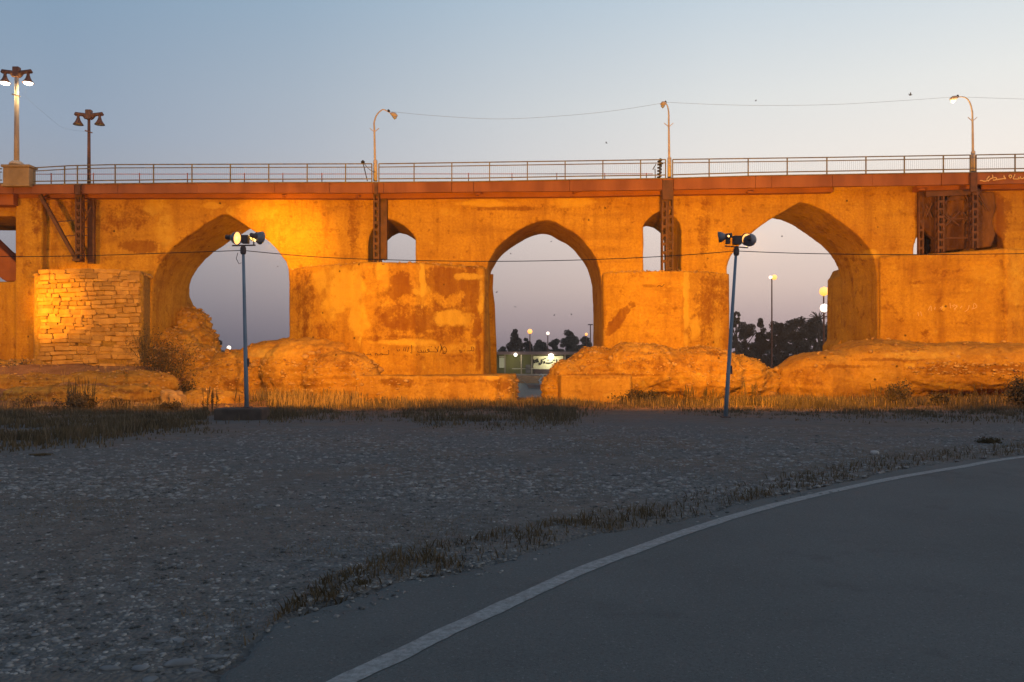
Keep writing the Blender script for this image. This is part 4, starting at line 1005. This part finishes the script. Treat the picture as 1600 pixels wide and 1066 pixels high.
def far_lamp(px, pyh, pyb, Y, heads, label, mt, r=.42, pole=.09):
    t_ = P(px, pyh, Y); gz = float(ground(np.array([t_.x]), np.array([Y]), False)[0])
    e = empty('far_street_lamp', (t_.x, Y, gz), label, 'street lamp')
    MB().tube([(t_.x,Y,gz),(t_.x,Y,t_.z)], [pole*1.6,pole], 8).build('pole', M['lampbrown'], e)
    for dx, rr_, m_ in heads:
        q = t_ + Vector((dx,-.1,0)); MB().bar(t_, t_+Vector((dx,0,.05)), .08).build('arm', M['lampbrown'], e)
        MB().lathe(q-Vector((0,0,rr_)), (0,0,1), [(.02,0),(rr_*.75,rr_*.3),(rr_,rr_),(rr_*.75,rr_*1.7),(.02,rr_*2)], 12).build('lamp_globe', m_, e, True)  # globes oversized to stand in for the glow around each lamp
    return e
far_lamp(1206, 433.5, 500, 120, [(.35,.40,E_far),(-.25,.25,E_farw)], 'tall lamp mast with a glowing twin head seen through the right arch', E_far)
far_lamp(1287, 455.5, 500, 100, [(0,.58,E_far)], 'bright orange lamp at the right jamb, the upper of two', E_far)
far_lamp(1287.5, 481.5, 500, 96, [(0,.52,E_farw)], 'bright white lamp at the right jamb, below the orange one', E_farw)
far_lamp(828, 518, 560, 163, [(0,.5,E_far)], 'orange glowing lamp beside the spired conifer', E_far)
far_lamp(856, 521, 560, 166, [(0,.36,E_farw)], 'pale glowing lamp above the middle of the building', E_farw)
far_lamp(916, 522.5, 560, 170, [(0,.30,E_far)], 'small yellow lamp among the olive trees on the right', E_far)
e = far_lamp(922.5, 508, 560, 166, [], 'unlit mast with a flat dark lamp head above the olive trees', E_far)
q = P(922.5,507.5,166); MB().box((q.x-.5,165.8,q.z-.1),(q.x+.5,166.2,q.z+.1)).build('lamp_head', M['housing'], e)
far_lamp(333.5, 545, 560, 130, [(0,.22,E_farw)], 'small white lamp left of the low rounded tree', E_farw)
far_lamp(331, 557, 566, 132, [(0,.18,E_farw)], 'smallest white lamp by the foot of the broken pier', E_farw)
far_lamp(358, 543.5, 560, 128, [(0,.34,E_farw)], 'bright white lamp above the lit mound', E_farw)
# pale boulder bank on the far side
rg = np.random.default_rng(77); n = 1500; X = rg.uniform(30, 90, n)*.62; Y = rg.uniform(136, 146, n)
pos = np.stack([X, Y, ground(X, Y, False)], 1)
o = stones_at('bank_boulders', pos, rg, .15, .6, noisy('bank stone', (.10,.09,.085), (.2,.17,.16), .7, .9), None); tag(o, 'grey boulders heaped along the far river bank', 'boulders')

# birds over the arches
bm_ = mat('bird', (.10,.10,.11), .8)
B_ = [(1423,149,48,.30,'bird perched upright on the wire between the right street lamps'),(1181,158,70,.25,'tiny bird above the wire right of the middle street lamp'),(948,224,80,.3,'tiny bird in the sky above the middle arch'),
      (798,397,70,.22,'bird near the upper left of the middle arch opening'),(861,378,80,.22,'bird just below the point of the middle arch'),(776,457,60,.22,'bird beside the left jamb of the middle arch'),
      (866,493,90,.3,'bird flying left in the lower middle arch'),(893,492,95,.3,'bird flying in the lower right of the middle arch'),(1222,370,75,.25,'bird in the upper right arch opening'),(805,480,90,.25,'bird low in the left half of the middle arch'),(434,417,80,.2,'bird by the right side of the left arch')]
for i, (px, py, Y, s, lb) in enumerate(B_):
    s *= .62
    q = P(px, py, Y); e = empty('bird', q, lb, 'bird', 'birds over the river'); a = random.uniform(-.5,.5)
    MB().lathe(q+Vector((-s*.6,0,0)), (1,0,.15), [(.01,0),(s*.16,s*.3),(s*.2,s*.6),(s*.1,s*.95),(.01,s*1.15)], 8).build('body', bm_, e, True)
    for sd_ in (-1,1):
        MB().add([q+Vector((-s*.15,0,0)), q+Vector((s*.2,0,0)), q+Vector((s*.1+a*s,sd_*s*.7,s*.75)), q+Vector((-s*.2+a*s,sd_*s*.6,s*.6))], [(0,1,2,3)]).build('wing', bm_, e)

# ------------------------------------------------------------------ vegetation near the bridge
def proj(X, Y, Z): return CX + F*X/Y, HY - F*(Z-CZ)/Y
def blades(name, X, Y, rg, h0, h1, w0, m, lean=.35, seg=2, hscale=None, zoff=0):
    n = len(X); Z = ground(X, Y) + zoff; h = rg.uniform(h0, h1, n)*(1 if hscale is None else hscale); a = rg.uniform(0, 2*math.pi, n)
    wx, wy = np.cos(a)*w0, np.sin(a)*w0; la = rg.uniform(0, 2*math.pi, n); ll = rg.uniform(.05, lean, n)*h
    dx, dy = np.cos(la)*ll, np.sin(la)*ll
    lv = [(0,1,0), (.5,.8,.3), (1,.12,1)]
    v = np.zeros((n,6,3))
    for k, (t_, ww, bd) in enumerate(lv):
        for j, s in enumerate((-1,1)):
            v[:,k*2+j,0] = X + s*wx*ww/2 + dx*bd; v[:,k*2+j,1] = Y + s*wy*ww/2 + dy*bd; v[:,k*2+j,2] = Z + h*t_*(1 - .12*bd)
    f = (np.arange(n)[:,None,None]*6 + np.array([[0,1,3,2],[2,3,5,4]])[None]).reshape(-1,4)
    o = link(name, np_mesh(name, v.reshape(-1,3), f), m); o['kind'] = 'stuff'; return o
rg = np.random.default_rng(100)
n = 330000; Y = rg.uniform(13.5, 50, n); X = rg.uniform(-.72, .72, n)*Y
Zg = ground(X, Y, False); px, py = proj(X, Y, Zg)
p3 = np.stack([X, Y, X*0], 1); nz = fbm(p3, .35, 3, 40); nz2 = fbm(p3, 1.1, 3, 41)
bound = np.interp(px, [-300,0,180,350,420,470,620,655,760,900,940,1050,1100,1600,1900], [716,712,694,676,668,661,655,668,674,673,650,648,653,664,670])
front = py < bound + 14*nz + 4*nz2
dens = np.where(py > 640, .85, np.where(py > 622, .62, .34))
dens = np.where((px > 655) & (px < 935) & (py > 640), .6, dens)
dens = np.where((px > 900) & (px < 1060) & (py > 640), .12, dens)
dens = np.where((px < 330) & (py < 638), .05, dens); dens = np.where((px > 1180) & (px < 1420) & (py < 618), .15, dens)
dens = dens*np.clip(.62 + 2.0*nz2, .03, 1.25)
dens *= np.clip((bound - py)/20, .10, 1)
blockzone = (px > 326) & (px < 418) & (py > 630) & (py < 672)
keep = front & (rg.random(n) < dens*.62) & (Y < 47.5) & ~(blockzone & (rg.random(n) < .95))
hs = np.clip(.70 + 1.1*nz + .7*nz2, .2, 1.9)*np.clip((bound-py)/22 + .35, .35, 1.0)*np.where((px > 400) & (px < 560) & (py < 636), 1.8, 1)*np.where(py > 638, .62, 1)
tag(blades('grass', X[keep], Y[keep], rg, .14, .48, .028, M['grass'], hscale=hs[keep]), 'rough dark grass band along the foot of the bridge', 'grass')
k2 = keep & (rg.random(n) < .22)
tag(blades('dry_grass', X[k2]+.05, Y[k2]+.05, rg, .2, .62, .02, M['dry'], hscale=hs[k2]), 'straw coloured stalks mixed into the grass before the bridge', 'dry grass')
k4 = front & ~blockzone & (Y > 35.2) & (Y < 46) & (rg.random(n) < np.clip(.25+1.2*nz2,0,.7)*np.where((px > 330) & (px < 570), .9, np.where(px < 330, np.where(Y < 39, .5, .10), .22))*.5)
tag(blades('straw_stalks', X[k4], Y[k4], rg, .3, .8, .02, noisy('straw brightened as floodlit', (.24,.145,.05), (.44,.28,.10), 1.3, .85), hscale=np.where((px > 350) & (px < 560), 1.3, .8)[k4]), 'taller straw stalks in the floodlit grass behind the lamp posts', 'dry stalks')  # stalk colour raised so this strip looks floodlit
# dry patches on the gravel and along the asphalt
n = 420000; u = rg.random(n); Y = 4.6*(27/4.6)**u; X = rg.uniform(-.7, .72, n)*Y
Zg = ground(X, Y, False); px, py = proj(X, Y, Zg); d = Y - edgeD(X); p3 = np.stack([X, Y, X*0], 1)
nz = fbm(p3, .9, 3, 44); nz2 = fbm(p3, 3.2, 2, 45)
pr = np.zeros(n)
pr = np.maximum(pr, ((d > .03) & (d < .7 + .07*Y + .7*nz) & (X > -1.7))*np.clip(.5+nz2*1.5, .10, 1))
for cx, cy, rx, ry, s in ((960,702,150,13,.8),(650,716,60,5,.7),(120,795,170,16,.5),(330,800,160,10,.35),(560,860,160,18,.35),(700,830,120,20,.4),(1090,735,120,16,.35),(880,760,110,18,.35),(1430,712,160,11,.8),(1545,695,22,8,.9),(65,733,16,6,.8),(480,735,150,10,.12),
                          (1250,745,160,14,.5),(260,900,120,20,.12),(840,690,50,6,.4),(1130,690,40,5,.2)):
    q = ((px-cx)/rx)**2 + ((py-cy)/ry)**2; pr = np.maximum(pr, (q < 1+.9*nz)*s*np.clip(.5+nz2*1.3, 0, 1))
pr = np.maximum(pr, (nz > .25)*.12)
keep = (rg.random(n) < pr*.5) & (d > .02)
hs = np.clip(.6 + Y/26, .6, 1.5)
tag(blades('verge_grass', X[keep], Y[keep], rg, .012, .055, .0045, M['dry'], lean=1.4, hscale=hs[keep]), 'short dry brown grass along the asphalt edge and in patches on the gravel', 'dry grass')
k3 = keep & (rg.random(n) < .35) & (d < 1.2)
tag(blades('verge_weeds', X[k3]+.02, Y[k3], rg, .03, .12, .012, M['grass'], lean=.9, hscale=hs[k3]), 'small dull green weeds rooted along the asphalt edge', 'weeds')

# gravel
peb = noisy('grey gravel stone', (.045,.048,.047), (.34,.34,.33), 9, .85, lo=.36, hi=.68, detail=3)
def pebbles(name, n, Y0, Y1, r0, r1, seed, mt, label, power=2.5):
    rg = np.random.default_rng(seed); u = rg.random(n); Y = Y0*(Y1/Y0)**u; X = rg.uniform(-.70, .68, n)*Y
    d = Y - edgeD(X); px, py = proj(X, Y, 0*X); p3 = np.stack([X,Y,X*0],1); nz = fbm(p3, .5, 3, 61)
    bd = np.interp(px, [-300,0,180,350,430,650,930,1600], [712,712,694,674,660,664,655,664])
    k = ((d > .03) | ((d > -.45) & (rg.random(n) < .16) & (Y < 10))) & (py > bd-2) & (rg.random(n) < np.clip(.72+1.2*nz, .12, 1))
    X, Y = X[k], Y[k]; pos = np.stack([X, Y, np.where(Y < edgeD(X)+.05, .006, ground(X, Y))], 1)
    o = stones_at(name, pos, rg, r0, r1, mt, None, .45, power); return tag(o, label, 'gravel')
pebbles('gravel', 50000, 4.2, 11, .004, .023, 1, peb, 'grey river gravel covering the near ground left of the road')
pebbles('far_gravel', 36000, 9.5, 26, .007, .045, 2, noisy('gravel stone lightened for vignetting', (.07,.07,.07), (.36,.355,.345), 6, .85, lo=.3, hi=.72, detail=3), 'gravel coloured paler for lens vignetting, spread up to the grass band')  # same gravel, lighter than the near stones to paint in lens vignetting
dirty = noisy('pale flat stone', (.12,.127,.132), (.21,.22,.228), 9, .85, lo=.3, hi=.7)
flatm = []
for k in range(6):
    rnd = random.Random(k+50); bm = bmesh.new(); bmesh.ops.create_icosphere(bm, subdivisions=2, radius=1)
    for v in bm.verts:
        v.co = Vector((v.co.x*(1+.16*math.sin(3*v.co.y+k)), v.co.y*(1+.14*math.cos(2.5*v.co.x+k)), v.co.z*.8)) + Vector([rnd.uniform(-.05,.05) for _ in range(3)])
    me = bpy.data.meshes.new('river_stone'); bm.to_mesh(me); bm.free(); me.materials.append(dirty); me.polygons.foreach_set('use_smooth', [True]*len(me.polygons)); flatm.append(me)
def river_stone(px, py, wpx, flat, rot, label, group, gz=None, hh=.16):
    Yg = CZ*F/(py-HY)
    for _ in range(3):
        X_ = (px-CX)*Yg/F; z = float(ground(np.array([X_]), np.array([Yg]))[0]); Yg = (CZ-z)*F/(py-HY)
    s = wpx*Yg/F/2*.88; o = link('river_stone', flatm[random.randrange(6)], None); o.location = (X_, Yg, z + s*hh*.5); o.scale = (s, s*flat, s*hh*2); o.rotation_euler = (random.uniform(-.06,.06), random.uniform(-.06,.06), rot)
    return tag(o, label, 'stone', group)
grp = 'loose flat river stones near the asphalt edge'
river_stone(282,1038,62,.45,.25,'longest pale flat stone in the bottom left gravel',grp)
river_stone(218,1045,32,.8,0,'rounded pale stone just left of the longest flat stone',grp)
river_stone(172,1046,38,.4,0,'thin flat stone furthest left of the large ones',grp)
river_stone(234,1063,30,.8,0,'round stone cut by the bottom edge of the picture',grp)
river_stone(226,1018,28,.5,0,'flat stone above the rounded pale stone',grp)
river_stone(280,1001,24,.6,0,'small pale stone topmost of the cluster',grp)
river_stone(253,1003,22,.6,.4,'tilted stone left beside the topmost small one',grp)
river_stone(345,993,28,.4,.1,'narrow stone nearest the asphalt above the cluster',grp)
river_stone(335,1028,34,.35,0,'long thin stone right of the longest flat stone',grp)
river_stone(303,1050,34,.4,-.2,'low stone below the right end of the longest flat stone',grp)
for k in range(44):
    rnd = random.Random(k+900); px_ = rnd.uniform(10, 780); py_ = rnd.uniform(760, 1050)
    if (py_ > 1120 - .42*px_) or px_ > 700 and py_ > 830: continue
    river_stone(px_, py_, rnd.uniform(9, 19), rnd.uniform(.5,.9), rnd.uniform(-.6,.6), 'pale pebble scattered singly over the grey gravel left of the road', 'single pale pebbles on the gravel')
wst = river_stone(1367,709,17,.7,0,'rounded white stone alone on the gravel near the right edge','white stones',hh=.35)
wst.data = wst.data.copy(); wst.data.materials.clear(); wst.data.materials.append(mat('white stone', (.42,.40,.38), .8))
river_stone(434,791,9,.7,.4,'small white scrap-like stone in the middle of the gravel','white stones',hh=.3).data = wst.data
river_stone(1082,809,11,.6,0,'white stone at the asphalt edge below the dry grass','white stones',hh=.3).data = wst.data

rg = np.random.default_rng(78); n = 2600; Y = rg.uniform(38, 48.5, n); X = (rg.uniform(-60, 380, n)-CX)*Y/F
pos = np.stack([X, Y, ground(X, Y)], 1); cl_ = fbm(pos*np.array([1,1,0]), .45, 3, 9); pos = pos[rg.random(n) < np.clip(.3+1.6*cl_, .04, 1)]
o = stones_at('bank_rubble', pos, rg, .02, .16, M['rubble'], None, .6, 3); tag(o, 'loose stones strewn over the lit earth slope below the left pier', 'rubble')
# squared block lying before the left pier
q = P(272,622,42); gz = float(ground(np.array([q.x]), np.array([q.y]))[0])
bk = rough(remesh(MB().box((q.x-.52,q.y-.4,gz-.2),(q.x+.30,q.y+.4,gz+.72)).box((q.x+.0,q.y-.6,gz-.2),(q.x+.58,q.y+.1,gz+.52)).mesh('b'), .06), [(.14,1.3),(.08,4)], 3)
o = link('stone_block', bk, M['rubble']); tag(o, 'squared lit stone block lying in the grass before the left arch', 'stone block')

def shrub(px, pyt, pyb, wpx, Y, label, seed, n=900, m='shrub', stems=14, leaf=(.03,.08), name='shrub', group='shrubs at the foot of the bridge', fac=1.):
    rg = np.random.default_rng(seed); b0 = P(px, pyb, Y); gz = float(ground(np.array([b0.x]), np.array([Y]))[0]); z0 = min(b0.z, b0.z) if fac != 1. else gz
    H = P(px, pyt, Y).z - z0; Wd = wpx*Y/F/2; e = empty(name, (b0.x, Y, z0), label, 'shrub', group)
    mb = MB(); pos = []
    for i in range(stems):
        a = rg.uniform(0, 2*math.pi); r = Wd*math.sqrt(rg.random()); hh = H*rg.uniform(.55, 1.)*(1-.35*(r/Wd)**2)
        p0 = Vector((b0.x + math.cos(a)*r*.25, Y + math.sin(a)*r*.25, z0)); p2 = Vector((b0.x + math.cos(a)*r, Y + math.sin(a)*r*.7, z0+hh)); p1 = p0.lerp(p2,.5) + Vector((0,0,hh*.08))
        mb.tube([p0,p1,p2], [.018,.012,.006], 4)
        for j in range(n//stems):
            t_ = rg.random()**.7; c = p0.lerp(p2, .15+.85*t_); pos.append(c + Vector(rg.normal(0, .09*H+.03, 3)))
    mb.build('stem', M['reed'], e)
    pos = np.array([tuple(c) for c in pos]); pos[:,2] = np.maximum(pos[:,2], z0+.02); v, f = leaf_cloud(pos, rg, *leaf); link('foliage', np_mesh('foliage', v, f), M[m], e); return e
def weed(px, pyt, pyb, wpx, Y, label, seed, stems=9, group='tall seeding weeds before the bridge'):
    rg = np.random.default_rng(seed); b0 = P(px, pyb, Y); gz = float(ground(np.array([b0.x]), np.array([Y]))[0])
    H = P(px, pyt, Y).z - gz; Wd = wpx*Y/F/2; e = empty('tall_weed', (b0.x, Y, gz), label, 'weed', group); mb = MB(); sp_ = MB(); 
    for i in range(stems):
        x0 = b0.x + rg.uniform(-Wd, Wd); y0 = Y + rg.uniform(-Wd, Wd)*.6; hh = H*rg.uniform(.5,1); ln = rg.normal(0,.10)*hh
        p0 = Vector((x0,y0,gz)); p2 = Vector((x0+ln,y0,gz+hh)); k_ = (Y/40)**2; mb.tube([p0,p0.lerp(p2,.6),p2], [.014*k_,.010*k_,.006*k_], 4)
        sp_.tube([p0.lerp(p2,.68), p0.lerp(p2,.82), p2], [.012*k_,.026*k_,.008*k_], 5)
        for j in range(5):
            c = p0.lerp(p2, rg.uniform(.1,.75)); d = Vector((rg.normal(0,.10), rg.normal(0,.08), rg.uniform(.04,.14))); mb.tube([c, c+d], [.009,.003], 3)
    mb.build('stem', M['reed'], e)['kind'] = 'stuff'; sp_.build('seed_head', M['reed'], e)['kind'] = 'stuff'; return e
shrub(16,555,592,62,47.3,'pale green bush at the left edge beside the pier',201,1500,'leaf2',fac=2)
shrub(262,508,622,100,46.6,'large dry shrub growing in front of the left arch jamb',202,2600,'shrub',26,(.03,.07))
shrub(225,505,560,60,47.2,'dark twiggy plant climbing the right edge of the stone pier',203,700,'shrub',12,(.02,.05),fac=2)
shrub(296,590,628,30,43.5,'dark bush between the stone block and the mound',204,900,'shrub')
shrub(125,612,660,74,33,'dark leafy weed clump left, tallest in the front grass',205,1600,'grass',22,(.03,.07))
shrub(1405,590,640,44,36,'rounded dark shrub right of the leaning floodlight post',206,1300,'grass',20,(.025,.06))
shrub(1598,580,650,52,33,'dark bush cut by the right edge of the picture',207,2600,'grass',24,(.03,.07))
shrub(1000,608,628,90,43,'wide low grassy tuft before the third pier',208,2200,'shrub',30,(.03,.08))
shrub(268,628,655,40,34,'small dark bush in the left front grass',209,900,'grass')
shrub(1545,688,706,34,16.2,'small brown shrub on the gravel near the right edge',210,900,'shrub',16,(.015,.03))
shrub(1468,612,640,30,36,'low weed bush right of the rounded dark shrub',211,500,'grass')
shrub(180,578,592,40,46.5,'low grey-brown scrub on the earth slope under the stone pier',214,500,'shrub',12,(.02,.05),fac=2)
shrub(40,618,640,50,38,'low dark scrub at the left end of the earth slope',215,600,'shrub',12,(.02,.05))
shrub(185,622,642,60,38,'low spreading scrub in the middle of the earth slope',216,700,'shrub',14,(.02,.05))
shrub(65,728,741,34,13.9,'low round weed tuft on the gravel at far left',212,700,'grass',18,(.01,.02))
shrub(565,905,925,14,5.75,'tiny upright weed at the asphalt edge',213,160,'grass',7,(.006,.012))
W_ = [(112,590,30,34,'left spikes of the tallest weed clump'),(140,587,24,33.5,'right spikes of the tallest weed clump'),(75,634,30,33,'short spikes left of the weed clump'),(330,602,22,29,'weeds just left of the first floodlight post'),(372,603,16,27.5,'weeds touching the first floodlight post'),
      (415,618,40,39,'weeds just right of the first floodlight post'),(470,612,50,41,'weeds before the lit mound, left half'),(525,606,46,42,'weeds before the lit mound, right half'),(190,628,40,36,'sparse stalks before the earth slope'),(258,632,26,35,'stalks by the small dark bush'),
      (1075,600,26,40,'dark weeds left of the leaning post'),(1108,604,22,40,'weeds close left of the leaning post'),(1163,592,12,39,'tall single weed right of the leaning post'),(1178,594,14,39,'second tall weed right of the leaning post'),(1055,612,30,41,'low weeds before the third pier footing'),
      (1390,598,50,36.5,'thin stalks around the rounded shrub'),(1240,618,60,38,'stalks before the boulder shaped footing'),(1500,600,60,37,'tall thin weeds before the rubble band, left group'),(1555,604,50,37,'tall thin weeds before the rubble band, right group'),(1325,622,60,38,'short stalks below the boulder shaped footing'),
      (600,618,60,42,'stalks before the second pier plinth'),(700,624,70,42.5,'sparse stalks before the long plinth'),(560,612,30,42,'stalks at the left end of the plinth')]
for i, (px, a, wp, Y, lb) in enumerate(W_): weed(px, a, 640, wp, Y, lb, 300+i, 16 if wp > 20 else 6)
# dry tufts against the gravel

# ------------------------------------------------------------------ evening haze over the river
hz = MB().box((-420,-30,-4.2),(420,330,22)).build('haze', None)
hm = bpy.data.materials.new('haze'); hm.use_nodes = True; hn = hm.node_tree; hn.nodes.clear()
ho = hn.nodes.new('ShaderNodeOutputMaterial'); hv = hn.nodes.new('ShaderNodeVolumePrincipled')
hv.inputs['Density'].default_value = .0005; hv.inputs['Color'].default_value = (.9,.88,.88,1); hv.inputs['Anisotropy'].default_value = .2
hn.links.new(hv.outputs[0], ho.inputs['Volume']); hz.data.materials.append(hm); hz['kind'] = 'stuff'; hz['label'] = 'thin evening haze over the river'
